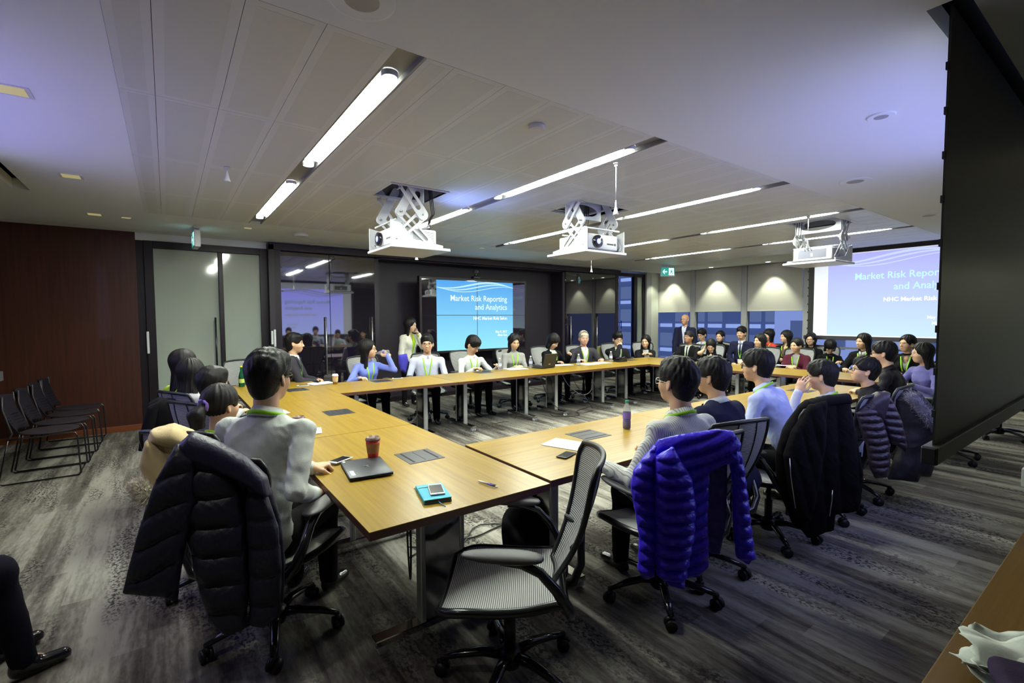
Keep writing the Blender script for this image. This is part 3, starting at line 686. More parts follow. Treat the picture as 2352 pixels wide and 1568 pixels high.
# ================================================================ projector lifts
def projector(loc, heading, label, lens_on=True, back=False):
    """loc = centre of the tray, heading = where the lens points (compass)"""
    t = empty('projector_lift', label, 'projector', (loc[0],loc[1],0), -R(heading)); zt = loc[2]; wm = M['white_metal']
    m = MB(); m.box((-.32,-.31,zt-.025),(.32,.31,zt),.004); m.build('tray', wm, t)
    # ceiling opening: a dark well with a thin white frame
    m = MB(); hx = .31
    m.box((-hx,-.29,CZ+.34),(hx,.29,CZ+.36)); m.box((-hx,-.30,CZ+.0),(hx,-.285,CZ+.36)); m.box((-hx,.285,CZ+.0),(hx,.30,CZ+.36)); m.box((-hx-.01,-.30,CZ+.0),(-hx,.30,CZ+.36)); m.box((hx,-.30,CZ+.0),(hx+.01,.30,CZ+.36)); m.build('ceiling_well', M['channel'], t)
    m = MB()
    for a, b_ in (((-.33,-.31),(-.305,.31)),((.305,-.31),(.33,.31)),((-.305,-.31),(.305,-.285)),((-.305,.285),(.305,.31))): m.box((*a,CZ-.004),(*b_,CZ+.012))
    m.build('well_trim', wm, t)
    def link_bar(x, y0, z0, y1, z1, w0, w1, th=.010, slot=True):
        a = Vector((y0,z0)); b_ = Vector((y1,z1)); d = (b_-a); L_ = d.length; d.normalize(); n = Vector((-d.y,d.x)); P = []
        def arc(c, r, a0, a1, k=7): return [c+r*(d*math.cos(q)+n*math.sin(q)) for q in [a0+(a1-a0)*i/k for i in range(k+1)]]
        out = arc(a, w0, math.pi/2, 3*math.pi/2)+arc(b_, w1, -math.pi/2, math.pi/2)
        m = MB()
        if not slot: m.prism([tuple(p) for p in out], x-th/2, x+th/2, 'x', .0015)
        else:
            inn = arc(a+d*w0*1.5, w0*.48, math.pi/2, 3*math.pi/2)+arc(b_-d*w1*1.5, w1*.48, -math.pi/2, math.pi/2); k = len(out)
            vo = [[m.bm.verts.new((xx,p.x,p.y)) for p in out] for xx in (x-th/2,x+th/2)]; vi = [[m.bm.verts.new((xx,p.x,p.y)) for p in inn] for xx in (x-th/2,x+th/2)]
            fs = []
            for i in range(k):
                j = (i+1)%k
                fs += [m.bm.faces.new((vo[0][i],vo[0][j],vi[0][j],vi[0][i])), m.bm.faces.new((vo[1][j],vo[1][i],vi[1][i],vi[1][j])), m.bm.faces.new((vo[0][j],vo[0][i],vo[1][i],vo[1][j])), m.bm.faces.new((vi[0][i],vi[0][j],vi[1][j],vi[1][i]))]
            bmesh.ops.recalc_face_normals(m.bm, faces=fs)
        m.build('scissor_arm', wm, t)
    ze = zt+.29; 
    for s in (-1,1):
        x = s*.285
        link_bar(x, .20, CZ+.06, -.03, ze+.02, .050, .055); link_bar(x-s*.014, -.03, ze+.02, .245, zt+.06, .055, .040)
        link_bar(x-s*.028, .02, CZ+.08, .19, ze+.03, .040, .045, slot=False); link_bar(x-s*.04, .19, ze+.03, -.12, zt+.05, .045, .035)
        m = MB(); m.prism([(.30,zt),(-.24,zt),(-.24,zt+.03),(.08,zt+.07),(.20,zt+.21),(.30,zt+.23)], x-.006, x+.006, 'x'); m.build('side_plate', wm, t)
        m = MB()
        for y, z in ((.20,CZ-.02),(-.03,ze+.02),(.19,ze+.03),(.245,zt+.06)): m.tube([(x-s*.06,y,z),(x+s*.010,y,z)], .010, 8)
        m.build('pivot_bolt', M['steel'], t)
    # cross plate with a wide oval cut-out, hung from the well
    y = -.05; m = MB(); n = 24; fs = []; outer = []; inner = []
    for i in range(n):
        q = 2*math.pi*i/n; c, s_ = math.cos(q), math.sin(q); k = 1/max(abs(c)/1.0, abs(s_)/1.0)
        outer.append((c*k*.275, CZ-.03+s_*k*.10)); inner.append((c*.215, CZ-.035+s_*.065))
    vo = [[m.bm.verts.new((p[0],yy,p[1])) for p in outer] for yy in (y,y+.01)]; vi = [[m.bm.verts.new((p[0],yy,p[1])) for p in inner] for yy in (y,y+.01)]
    for i in range(n):
        j = (i+1)%n; fs += [m.bm.faces.new((vo[0][i],vo[0][j],vi[0][j],vi[0][i])), m.bm.faces.new((vo[1][j],vo[1][i],vi[1][i],vi[1][j])), m.bm.faces.new((vo[0][j],vo[0][i],vo[1][i],vo[1][j])), m.bm.faces.new((vi[0][i],vi[0][j],vi[1][j],vi[1][i]))]
    bmesh.ops.recalc_face_normals(m.bm, faces=fs); m.build('cross_plate', wm, t)
    m = MB(); m.tube([(-.27,.24,zt+.24),(.27,.24,zt+.24)],.010,8); m.tube([(-.27,-.10,zt+.20),(.27,-.10,zt+.20)],.010,8); m.build('cross_rod', wm, t)
    # projector body
    m = MB(); m.box((-.235,-.20,zt+.02),(.235,.255,zt+.185),.018,seg=2); b_ = m.build('projector_body', M['white_plastic'], t)
    m = MB()
    for sx in (-1,1):
        for k in range(12): m.box((sx*.2355-.002,-.17,zt+.045+.010*k),(sx*.2355+.002,.05,zt+.049+.010*k))
    m.build('vent_grille', mat('vent_grey', (.30,.30,.31), .6), b_)
    m = MB(); m.tube([(.10,.24,zt+.10),(.10,.285,.10+zt)], .068, 20); m.build('lens_barrel', M['black_gloss'], b_)
    m = MB(); m.tube([(.10,.283,zt+.10),(.10,.289,zt+.10)], [.055,.055], 20); m.build('lens_ring', mat('lens_ring', (.05,.04,.09), .15, .6), b_)
    m = MB(); m.sphere((.10,.284,zt+.10),(.032,.012,.032)); m.build('lens_glass', mat('lens_glow', (.2,.3,1), .1, emit=(.25,.32,1), es=2.2), b_)
    m = MB(); m.box((-.20,.2535,zt+.075),(-.175,.2565,zt+.098)); m.box((-.165,.2535,zt+.078),(-.06,.2565,zt+.094)); m.build('badge_plate', M['black_plastic'], b_)
    m = MB(); m.box((-.17,-.2035,zt+.055),(.17,-.1985,zt+.165)); pl = m.build('connector_panel', mat('conn_grey', (.10,.10,.13), .5), b_)
    m = MB(); m.box((-.015,-.2055,zt+.075),(.01,-.2025,zt+.115)); m.build('port', M['white_plastic'], pl)
    m = MB()
    for k in range(3): m.tube([(-.2+.03*k,-.16,CZ+.1),(-.21+.03*k,-.19,ze+.06),(-.17+.02*k,-.17,zt+.30),(-.10+.03*k,-.19,zt+.22),(-.08+.04*k,-.21,zt+.15)], .005, 6)
    m.build('cable', M['cable'], t)
    return t
projector((2.01,4.56,2.285), -90, 'white ceiling projector on a scissor lift nearest the left, lens facing left')
projector((3.87,3.90,2.31), 180, 'white ceiling projector on the middle scissor lift, lens glowing blue')
projector((7.12,2.80,2.31), 90, 'white ceiling projector on the farthest scissor lift, seen from its dark rear panel')

spot('projector_spill_fill', (2.42,4.5,2.34), 20, R(120), 1.0, (.25,.35,1), (2.75,4.3,2.84), .06)  # added blue lamp, stands in for projector light leaking onto the ceiling
# ================================================================ ceiling fittings
def hang_mic(x, y, zb, label):
    t = empty('hanging_microphone', label, 'microphone', (x,y,0), group='white microphones hanging from the ceiling')
    m = MB(); m.lathe([(.022,CZ-.012),(.024,CZ-.002),(.012,CZ-.03),(.004,CZ-.035)][::-1],12); m.build('ceiling_cap', M['white_plastic'], t)
    m = MB(); m.tube([(0,0,CZ-.03),(.001,0,zb+.12)],.0035,6); m.build('cord', M['white_plastic'], t)
    m = MB(); m.lathe([(.024,0),(.022,.012),(.014,.04),(.007,.075),(.006,.10),(.003,.12)],14,(0,0,zb)); m.build('microphone_head', M['white_plastic'], t)
for x, y, z, l in ((2.97,2.66,2.42,'white microphone hanging on a long cord above the middle projector'),(*at(957,597,2.44)[:2],2.44,'white hanging microphone showing just below the left projector tray'),
                   (*at(1358,625,2.44)[:2],2.44,'white hanging microphone below the middle projector tray'),(6.50,2.68,2.43,'white hanging microphone in front of the farthest projector'),(.44,4.57,2.72,'short white ceiling microphone over the left row of tables')):
    hang_mic(x, y, z, l)
def disc(name, loc, r, label, cat, m1, m2, h=.012, parts=('housing','face')):
    t = empty(name, label, cat, (loc[0],loc[1],CZ))
    m = MB(); m.lathe([(r*.92,-h),(r,-h*.6),(r,.004)],28); m.build(parts[0], m1, t)
    m = MB(); m.lathe([(r*.5,-h-.001),(r*.55,-h*.6)],24); m.build(parts[1], m2, t)
gm = mat('grille_grey', (.38,.38,.40), .7)
disc('smoke_detector', (1.98,2.45), .055, 'small round white detector on the tiled ceiling over the near tables', 'detector', M['white_plastic'], M['panel_perf'], .03)
disc('wifi_puck', (1.63,7.46), .095, 'white dome on the ceiling between the exit sign and media wall', 'detector', M['white_plastic'], M['panel_perf'], .05)
disc('ceiling_speaker', (5.19,1.75), .13, 'flush round ceiling speaker before the far projection screen', 'speaker', M['ceiling'], gm, .004, ('bezel','grille'))
disc('ceiling_speaker', (.66,1.90), .13, 'flush round ceiling speaker cut by the top edge of the picture', 'speaker', M['ceiling'], gm, .004, ('bezel','grille'))
disc('sprinkler_head', (3.64,1.10), .075, 'round white ceiling fitting in the violet glow beside the black screen', 'detector', M['ceiling'], gm, .008, ('cover','nozzle'))
disc('ceiling_speaker', (7.7,1.8), .13, 'flush round ceiling speaker touching the edge of the black screen', 'speaker', M['ceiling'], gm, .004, ('bezel','grille'))
disc('ceiling_speaker', (3.2,7.5), .12, 'flush round ceiling speaker behind the left projector', 'speaker', M['ceiling'], gm, .004, ('bezel','grille'))
gold = mat('gold_reflector', (.75,.68,.35), .3, .6, emit=(.9,.8,.35), es=.35)
for i, (x, y, l) in enumerate(((-.63,5.63,'square recessed ceiling spotlight in the violet patch near the wood wall'),(-.64,3.72,'square recessed ceiling spotlight cut by the left edge of the picture'),(-.65,7.5,'faint square recessed ceiling spotlight closest to the wood wall'))):
    t = empty('square_downlight', l, 'downlight', (x,y,CZ), group='square recessed spotlights at the left')
    m = MB(); m.box((-.08,-.08,-.003),(.08,.08,.001)); m.build('trim_plate', M['white_metal'], t)
    m = MB(); m.box((-.06,-.06,-.005),(.06,.06,-.002)); m.build('reflector', gold, t)
for i, (x, y, l) in enumerate(((.94,7.44,'small yellowish ceiling plate past the end of the first lamp strip'),(2.76,7.29,'small yellowish ceiling plate left of the nearer projector'),(4.58,7.24,'small yellowish ceiling plate between the two nearer projectors'),(-.36,7.51,'small beige ceiling plate above the wood wall corner'))):
    t = empty('ceiling_plate', l, 'ceiling plate', (x,y,CZ), group='small yellowish ceiling plates')
    m = MB(); m.box((-.06,-.045,-.006),(.06,.045,.001),.002); m.build('cover', M['white_plastic'], t); m = MB(); m.box((-.045,-.03,-.009),(.045,.03,-.005)); m.build('reflector', gold, t)
def exit_sign(loc, rz, label, two=False):
    t = empty('exit_sign', label, 'exit sign', loc, rz)
    g = mat('exit_green', (.02,.20,.16), .5, emit=(.015,.30,.24), es=1.0); wt = mat('exit_white', (.6,.9,.9), .5, emit=(.70,1,1), es=1.3)
    m = MB(); m.box((-.15,-.035,-.02),(.15,.035,0),.004); m.box((-.02,-.02,-.06),(.02,.02,-.02)); m.build('ceiling_mount', M['white_metal'], t)
    m = MB(); m.box((-.17,-.035,-.27),(.17,.035,-.05),.006); m.build('sign_housing', M['white_metal'], t)
    for s in (-1,1):
        m = MB(); m.box((-.155,s*.0355-.001,-.255),(.155,s*.0355+.001,-.065)); f = m.build('green_face', g, t)
        q = MB(); y = s*.0372
        P = lambda *pts: q.prism([(-s*p[0],p[1]) for p in pts], y-.0006, y+.0006, 'y')
        a = lambda x, z: (x, -.16+z)
        # running man on a white half, arrow on the other
        P(a(.02,-.085),a(.145,-.085),a(.145,.085),a(.02,.085))
        P(a(-.13,0),a(-.085,.055),a(-.065,.055),a(-.098,.014),a(-.02,.014),a(-.02,-.014),a(-.098,-.014),a(-.065,-.055),a(-.085,-.055))
        q.build('white_symbol', wt, f)
        q = MB(); y = s*.0385
        P(a(.075,.045),a(.09,.06),a(.10,.045),a(.09,.032)); P(a(.06,.03),a(.10,.025),a(.105,.0),a(.085,-.02),a(.072,.0)); P(a(.072,0),a(.085,-.015),a(.06,-.04),a(.045,-.08),a(.032,-.075),a(.05,-.03)); P(a(.085,-.01),a(.1,-.005),a(.115,-.045),a(.10,-.08),a(.088,-.078),a(.10,-.045)); P(a(.10,.03),a(.108,.022),a(.13,-.005),a(.122,-.01)); P(a(.065,.03),a(.06,.02),a(.04,.03),a(.035,.005),a(.03,.01),a(.035,.04))
        q.build('running_figure', g, f)
exit_sign((.36,7.85,CZ), R(93), 'hanging exit sign seen edge-on above the frosted glass door')
exit_sign((9.82,7.15,CZ), R(-35), 'green exit sign with arrow and running figure by the corner column')
# ================================================================ sculpting by distance fields (bodies, clothes, hair, coats)
F4 = np.float32
def vv(*a): return np.array(a if len(a) > 1 else a[0], float)
def rotm(yaw=0, pitch=0, roll=0):
    """local to parent: x right, y forward, z up; yaw + turns to the right, pitch + looks up, roll + leans to the right"""
    cy, sy, cp, sp, cr, sr = math.cos(yaw), math.sin(yaw), math.cos(pitch), math.sin(pitch), math.cos(roll), math.sin(roll)
    Y = np.array([[cy,sy,0],[-sy,cy,0],[0,0,1]]); P = np.array([[1,0,0],[0,cp,-sp],[0,sp,cp]]); Q = np.array([[cr,0,sr],[0,1,0],[-sr,0,cr]])
    return Y @ P @ Q
class SDF:
    def __init__(s): s.ops = []; s.post = []
    def _add(s, f, lo, hi, k, sub): s.ops.append((f, np.array(lo,float), np.array(hi,float), k, sub)); return s
    def ell(s, c, r, k=.03, Rm=None, sub=False):
        c = np.array(c,float); r = np.array(r,float); m = r.max(); Rm = np.eye(3) if Rm is None else Rm; RT = Rm.astype(F4)
        e = np.sqrt((Rm**2 @ r**2))
        def f(P):
            q = (P-c.astype(F4)) @ RT; k0 = np.sqrt(((q/r.astype(F4))**2).sum(-1)); k1 = np.sqrt(((q/(r**2).astype(F4))**2).sum(-1))+1e-6
            return k0*(k0-1)/k1
        return s._add(f, c-e, c+e, k, sub)
    def cap(s, a, b, ra, rb=None, k=.03, sub=False, sq=None, qd=None):
        """capsule with linearly changing radius; sq squashes the section by that factor along the unit vector qd"""
        a = np.array(a,float); b = np.array(b,float); rb = ra if rb is None else rb; d = b-a; L2 = max(d@d,1e-9)
        def f(P):
            p = P-a.astype(F4)
            if sq is not None: dd = d-qd*(d@qd); L2_ = dd@dd; h = np.clip((p@dd.astype(F4))/L2_,0,1)
            else: h = np.clip((p@d.astype(F4))/L2,0,1)
            e = p-h[...,None]*d.astype(F4)
            if sq is not None:
                t = e@qd.astype(F4); e = e+(t*(1/sq-1))[...,None]*qd.astype(F4); 
                dist = np.sqrt((e**2).sum(-1)); r = (ra+(rb-ra)*h); return (dist-r)*np.where(dist > 1e-6, 1, 1)*(sq+(1-sq)*np.clip(1-np.abs(t)/sq/np.maximum(dist,1e-6),0,1))
            return np.sqrt((e**2).sum(-1))-(ra+(rb-ra)*h)
        m = max(ra, rb); return s._add(f, np.minimum(a,b)-m, np.maximum(a,b)+m, k, sub)
    def box(s, c, h, r=.01, k=.02, Rm=None, sub=False):
        c = np.array(c,float); h = np.array(h,float); Rm = np.eye(3) if Rm is None else Rm; e = np.abs(Rm)@h
        def f(P):
            q = np.abs((P-c.astype(F4))@Rm.astype(F4))-(h-r).astype(F4)
            return np.sqrt((np.maximum(q,0)**2).sum(-1))+np.minimum(q.max(-1),0)-r
        return s._add(f, c-e, c+e, k, sub)
    def plane(s, o, n):
        """cuts away the side the normal points to"""
        o = np.array(o,float); n = np.array(n,float)/np.linalg.norm(n)
        return s._add(lambda P: -((P-o.astype(F4))@n.astype(F4)), [-9]*3, [9]*3, .01, True)
    def _comb(s, d, e, k, sub):
        if sub: e = -e; h = np.maximum(k-np.abs(d-e),0)/k; return np.maximum(d,e)+h*h*k*.25
        h = np.maximum(k-np.abs(d-e),0)/k; return np.minimum(d,e)-h*h*k*.25
    def ev(s, P):
        P = np.atleast_2d(np.asarray(P,F4)); d = np.full(len(P), .6, F4)
        for f, lo, hi, k, sub in s.ops: d = s._comb(d, f(P), k, sub)
        return d
    def trace(s, o, dr, lift=0, maxd=.6):
        """points from o along dr until they meet the surface (used to lay straps and collars on clothes)"""
        o = np.array(np.atleast_2d(o),float); dr = np.broadcast_to(np.array(dr,float), o.shape); t = np.zeros(len(o))
        for _ in range(40): t = np.minimum(t+.8*(s.ev(o+dr*t[:,None])-lift), maxd)
        return o+dr*t[:,None]
    def mesh(s, vox, lo=None, hi=None):
        un = [o for o in s.ops if not o[4]]
        L = np.min([o[1] for o in un],0)-vox*2.5-.012; H = np.max([o[2] for o in un],0)+vox*2.5+.012
        if lo is not None: L = np.maximum(L, lo)
        if hi is not None: H = np.minimum(H, hi)
        n = np.ceil((H-L)/vox).astype(int)+1; ax = [(L[i]+vox*np.arange(n[i])).astype(F4) for i in range(3)]
        D = np.full(n, .25, F4)
        for f, a, b, k, sub in s.ops:
            mg = k+vox*2; i0 = np.clip(((a-mg-L)/vox).astype(int),0,n); i1 = np.clip(((b+mg-L)/vox).astype(int)+2,0,n)
            if (i1 <= i0).any(): continue
            g = np.stack(np.meshgrid(*[ax[i][i0[i]:i1[i]] for i in range(3)], indexing='ij'),-1); sl = tuple(slice(i0[i],i1[i]) for i in range(3))
            D[sl] = s._comb(D[sl], f(g.reshape(-1,3)).reshape(g.shape[:3]).astype(F4), k, sub)
        if s.post:
            idx = np.argwhere(np.abs(D) < .035); P = (L+idx*vox).astype(F4); add = sum(p(P) for p in s.post); D[tuple(idx.T)] += add.astype(F4)
        for a in range(3):      # close the surface on the grid border
            sl = [slice(None)]*3
            for e in (0,-1): sl[a] = e; D[tuple(sl)] = np.maximum(D[tuple(sl)], vox*.3)
        ins = D < 0; c = np.zeros(n-1, np.int8); 
        for dx in (0,1):
            for dy in (0,1):
                for dz in (0,1): c += ins[dx:n[0]-1+dx, dy:n[1]-1+dy, dz:n[2]-1+dz]
        act = np.argwhere((c > 0) & (c < 8)); m = len(act)
        if not m: return np.zeros((0,3)), np.zeros((0,4),int)
        cor = np.array([(x,y,z) for x in (0,1) for y in (0,1) for z in (0,1)]); val = np.stack([D[tuple((act+o).T)] for o in cor],1)
        S = np.zeros((m,3)); W = np.zeros(m)
        for i in range(8):
            for j in range(i+1,8):
                if np.abs(cor[i]-cor[j]).sum() != 1: continue
                a, b = val[:,i], val[:,j]; x = (a < 0) != (b < 0); t = np.where(x, a/np.where(x, a-b, 1), 0)
                S += np.where(x[:,None], cor[i]+t[:,None]*(cor[j]-cor[i]), 0); W += x
        V = L+(act+S/W[:,None])*vox; ix = np.full(n-1, -1, np.int32); ix[tuple(act.T)] = np.arange(m); Q = []
        for a in range(3):
            b, c_ = (a+1)%3, (a+2)%3; s0 = [slice(0,n[i]) for i in range(3)]; s1 = list(s0); s0[a] = slice(0,n[a]-1); s1[a] = slice(1,n[a])
            e = np.argwhere(ins[tuple(s0)] != ins[tuple(s1)]); e = e[(e[:,b] > 0) & (e[:,c_] > 0) & (e[:,b] < n[b]-1) & (e[:,c_] < n[c_]-1)]
            q = []
            for db, dc in ((-1,-1),(0,-1),(0,0),(-1,0)): w_ = e.copy(); w_[:,b] += db; w_[:,c_] += dc; q.append(ix[tuple(w_.T)])
            q = np.stack(q,1); fl = ~ins[tuple(e.T)]; q[fl] = q[fl][:,::-1]; Q.append(q)
        Q = np.concatenate(Q); Q = Q[(Q >= 0).all(1)]
        return V, Q
def join_parts(parts):
    V = []; Q = []; n = 0
    for v, q in parts:
        if len(v): V.append(v); Q.append(q+n); n += len(v)
    return np.concatenate(V), np.concatenate(Q)
def wrinkle(amp, f=22., seed=0, squash=(1,1,1.0)):
    r = np.random.RandomState(seed); A = r.randn(5,3)*f*np.array(squash); ph = r.rand(5)*6.28; B = r.randn(3,3)*f*.45
    def g(P):
        w_ = np.sin(P@B.T.astype(F4)); d = 0
        for i in range(5): d = d+np.sin(P@A[i].astype(F4)+ph[i]+1.6*w_[:,i%3])
        d = d/5
        return -amp*(1-2.2*np.abs(d))
    return g
def sweep_ribbon(pts, nrm, w_, th=.0015):
    """a flat strap of width w_ lying along pts with surface normals nrm"""
    pts = np.array(pts); nrm = np.array(nrm); V = []; Q = []
    for i, p in enumerate(pts):
        t = pts[min(i+1,len(pts)-1)]-pts[max(i-1,0)]; t /= np.linalg.norm(t)+1e-9; n = nrm[i]-t*(nrm[i]@t); n /= np.linalg.norm(n)+1e-9; s = np.cross(t,n)*w_/2
        V += [p-s-n*th, p+s-n*th, p+s+n*th, p-s+n*th]
    for i in range(len(pts)-1):
        a = 4*i
        for j in range(4): Q.append((a+j, a+(j+1)%4, a+4+(j+1)%4, a+4+j))
    Q += [(3,2,1,0), tuple(4*(len(pts)-1)+j for j in range(4))]
    return np.array(V), np.array(Q)
# ================================================================ people
def ik(S, T, l1, l2, pole):
    S, T, pole = vv(S), vv(T), vv(pole); d = T-S; L = np.linalg.norm(d); L_ = min(L, (l1+l2)*.995); u = d/L
    a = (l1*l1-l2*l2+L_*L_)/(2*L_); h = math.sqrt(max(l1*l1-a*a, 0)); p = pole-u*(pole@u); p /= np.linalg.norm(p)+1e-9
    return S+u*a+p*h, S+u*L_
def hand_sdf(sd, W, fwd, back, side, curl=.4, spread=.0, s=1.0, point=False):
    """wrist W, fwd = along the fingers, back = away from the palm, side = +1 when the thumb is on the +x side"""
    f = fwd/np.linalg.norm(fwd); b = back-f*(back@f); b /= np.linalg.norm(b); x = np.cross(f, b)
    Rm = np.stack([x, f, b], 1)
    P = lambda a, c, d: W+(x*a+f*c+b*d)*s
    sd.cap(P(0,-.03,0), P(0,.015,0), .026*s, .025*s, .02, sq=.80, qd=b)
    sd.ell(P(0,.048,0), (.040*s,.050*s,.015*s), .018, Rm)
    for i, (bx, L) in enumerate(((.030,.074),(.0105,.083),(-.0095,.077),(-.028,.060))):
        bx *= side; a = P(bx,.082-.008*abs(i-1.2),.002); ang = curl*(1+.12*i); q = math.atan2(bx,.12)*spread
        d1 = f*math.cos(ang)-b*math.sin(ang)+x*q; d2 = f*math.cos(ang*2.3)-b*math.sin(ang*2.3)+x*q; d3 = f*math.cos(ang*3.1)-b*math.sin(ang*3.1)+x*q
        if point and i == 0: d2 = d1; d3 = d1
        p1 = a+d1*L*.46*s; p2 = p1+d2*L*.30*s; p3 = p2+d3*L*.24*s
        sd.cap(a, p1, .0088*s, .0082*s, .005); sd.cap(p1, p2, .0082*s, .0075*s, .004); sd.cap(p2, p3, .0075*s, .0064*s, .003)
    a = P(.026*side,.012,-.004); q1 = P(.052*side,.040,-.014); q2 = P(.058*side,.068,-.022-.02*curl); q3 = P((.058-.02*curl)*side,.092,-.028-.03*curl)
    sd.cap(a, q1, .014*s, .0115*s, .012); sd.cap(q1, q2, .0105*s, .0095*s, .006); sd.cap(q2, q3, .0092*s, .0075*s, .004)
GREY_P = {}
def person(label, head, h, pose='sit', lean=6, side=0, hy=0, hp=0, hr=0, L='table', Rh='table', fem=False, s=None, skin='skin', hair='short', hair_m='hair',
           top=None, inner=None, jacket=None, tie=None, legs='trousers_black', glasses=None, lanyard=True, near=False, collar=True, sleeve='long', knees=None, shoes='black_gloss',
           curlL=.45, curlR=.45, group=None, wr=1.0, twist=0, skirt=False, turtle=False, mouth=True, poles=None, tg=None, wt=None, hs=1.0, width=1.0, upper_only=False, hairvol=1.0):
    s = s or (.93 if fem else 1.0); head = vv(*head)
    vb = .0058 if near else .0078; vt = .0088 if near else .0135; vh = .0056 if near else .0078
    hd = R(h); Fw = np.array([math.sin(hd), math.cos(hd), 0])
    root = empty('person', label, 'person', (0,0,0), -hd, group=group)
    # --- skeleton in the person's own frame: x right, y forward, z up
    th = R(lean); sr = R(side); uv = vv(math.sin(sr), math.sin(th), math.cos(th)*math.cos(sr)); uv /= np.linalg.norm(uv)
    pz = .535 if pose == 'sit' else .93*s
    hup = vv(math.sin(sr)*.5, math.sin(th)*.45, 1); hup /= np.linalg.norm(hup)
    neck_l = (.172 if near and not fem else .172)*s*(1+(hs-1)*.5); T = (head[2]-hup[2]*neck_l-pz)/uv[2]; T0 = T; T = min(max(T, .40*s), .60)
    pz = pz+(T0-T)*uv[2]; P = vv(0,0,pz); N = P+uv*T; H = N+hup*neck_l+vv(0,.022,0); H[2] = head[2]
    Fv = vv(0, math.cos(th), -math.sin(th)); tw = R(twist)
    X = vv(math.cos(tw), -math.sin(tw), 0); X -= uv*(X@uv); X /= np.linalg.norm(X); Fv = np.cross(uv, X)
    off = vv(math.cos(-hd)*H[0]-math.sin(-hd)*H[1], math.sin(-hd)*H[0]+math.cos(-hd)*H[1])
    root.location = (head[0]-off[0], head[1]-off[1], 0)
    Hm = rotm(R(hy), R(hp)-th*.0, R(hr)); sb = s; s = s*hs; hw = lambda p: H+Hm@(vv(p)*s*.98)
    s_h = s; s = sb; sw = (.178 if not fem else .160)*s*width; ul, fl = .285*s, .245*s
    S = {1: N+X*sw-uv*.068*s+Fv*.005, -1: N-X*sw-uv*.068*s+Fv*.005}
    tz = .765
    presets = {'table': (.13,.40,tz), 'table_wide': (.24,.36,tz), 'lap': (.09,.27,.63), 'clasp': (.025,.33,.72), 'chest': (.03,.30,N[2]-.30), 'down': (.23,.03,P[2]-.22), 'side': (.22,.10,P[2]-.19),
               'fold': (.00,.27,.775), 'chin': (.03,.17,H[2]-.15), 'ear': (.13,.10,H[2]-.085), 'hip': (.22,.02,P[2]+.02), 'rest': (.26,.20,.70)}
    A = {}
    for sd_, spec in ((-1, L), (1, Rh)):
        g = presets[spec] if isinstance(spec, str) else spec
        tgt = vv(g[0]*sd_ if isinstance(spec, str) else g[0], g[1], g[2])
        if wt and sd_ in wt:
            dx, dy = wt[sd_][0]-root.location.x, wt[sd_][1]-root.location.y; tgt = vv(dx*math.cos(hd)-dy*math.sin(hd), dx*math.sin(hd)+dy*math.cos(hd), wt[sd_][2])
        if tg and sd_ in tg: tgt = H+vv(*tg[sd_])
        pole = vv(*poles[sd_]) if poles and sd_ in poles else (vv(sd_*.75, -.25, -1) if not (isinstance(spec, str) and spec in ('chin','ear')) else vv(sd_*.25, .85, -.75))
        E, Wp = ik(S[sd_], tgt, ul, fl, pole); A[sd_] = (S[sd_], E, Wp, spec)
    # --- legs
    LG = {}
    for sd_ in (-1, 1):
        hip = P+vv(sd_*.085*s, .01, -.02)
        if pose == 'sit':
            k = knees or .0; kn = vv(sd_*(.10+.05*abs(k)), .43*s, .515); an = vv(sd_*(.11+.03*abs(k)), .40*s+.04+k*.2, .09)
            if pz > .62: kn[2] = .55
        else: kn = vv(sd_*.10, .03, .50*s); an = vv(sd_*.11, 0, .09)
        LG[sd_] = (hip, kn, an)
    # --- body: one skin, finely sculpted where it shows (head, neck, hands), coarse under the clothes
    hb = SDF(); s = s_h
    hb.ell(hw((0,-.014,.030)), (.0755*s,.094*s,.088*s), .02, Hm).ell(hw((0,.022,-.030)), (.060*s,.066*s,.078*s), .04, Hm)
    hb.ell(hw((0,.046,-.082)), ((.032 if not fem else .027)*s,.030*s,.026*s), .035, Hm)
    hb.ell(hw((0,.072,.022)), (.048*s,.018*s,.013*s), .02, Hm)
    for q in (-1,1):
        hb.ell(hw((q*.038,.052,-.028)), (.024*s,.024*s,.026*s), .025, Hm)
        hb.ell(hw((q*.031,.098,.004)), (.019*s,.016*s,.010*s), .012, Hm, sub=True)
        hb.ell(hw((q*.079,-.012,-.004)), (.007*s,.018*s,.031*s), .006, Hm@rotm(R(-22*q),0,R(-8*q))).ell(hw((q*.077,-.008,-.030)), (.005*s,.009*s,.012*s), .008, Hm)
        hb.ell(hw((q*.088,-.004,.0)), (.005*s,.009*s,.018*s), .004, Hm, sub=True)
    hb.cap(hw((0,.082,.004)), hw((0,.102,-.030)), .008*s, .0112*s, .014)
    for q in (-1,1): hb.ell(hw((q*.012,.092,-.036)), (.0070*s,.008*s,.0058*s), .008, Hm)
    hb.ell(hw((0,.080,-.058)), (.022*s,.012*s,.0055*s), .006, Hm).ell(hw((0,.078,-.070)), (.019*s,.012*s,.006*s), .006, Hm)
    s = sb; hb.cap(hw((0,-.028,-.050)), N+Fv*.0-uv*.03, (.053 if not fem else .044)*s, (.056 if not fem else .047)*s, .03)
    hb.cap(N-uv*.07+Fv*.012, N-uv*.14+Fv*.01, .052*s, .060*s, .04)
    body = [hb.mesh(vb)]
    cb = SDF(); cb.cap(N-uv*.13+Fv*.012, P, .060*s, .085*s, .05)
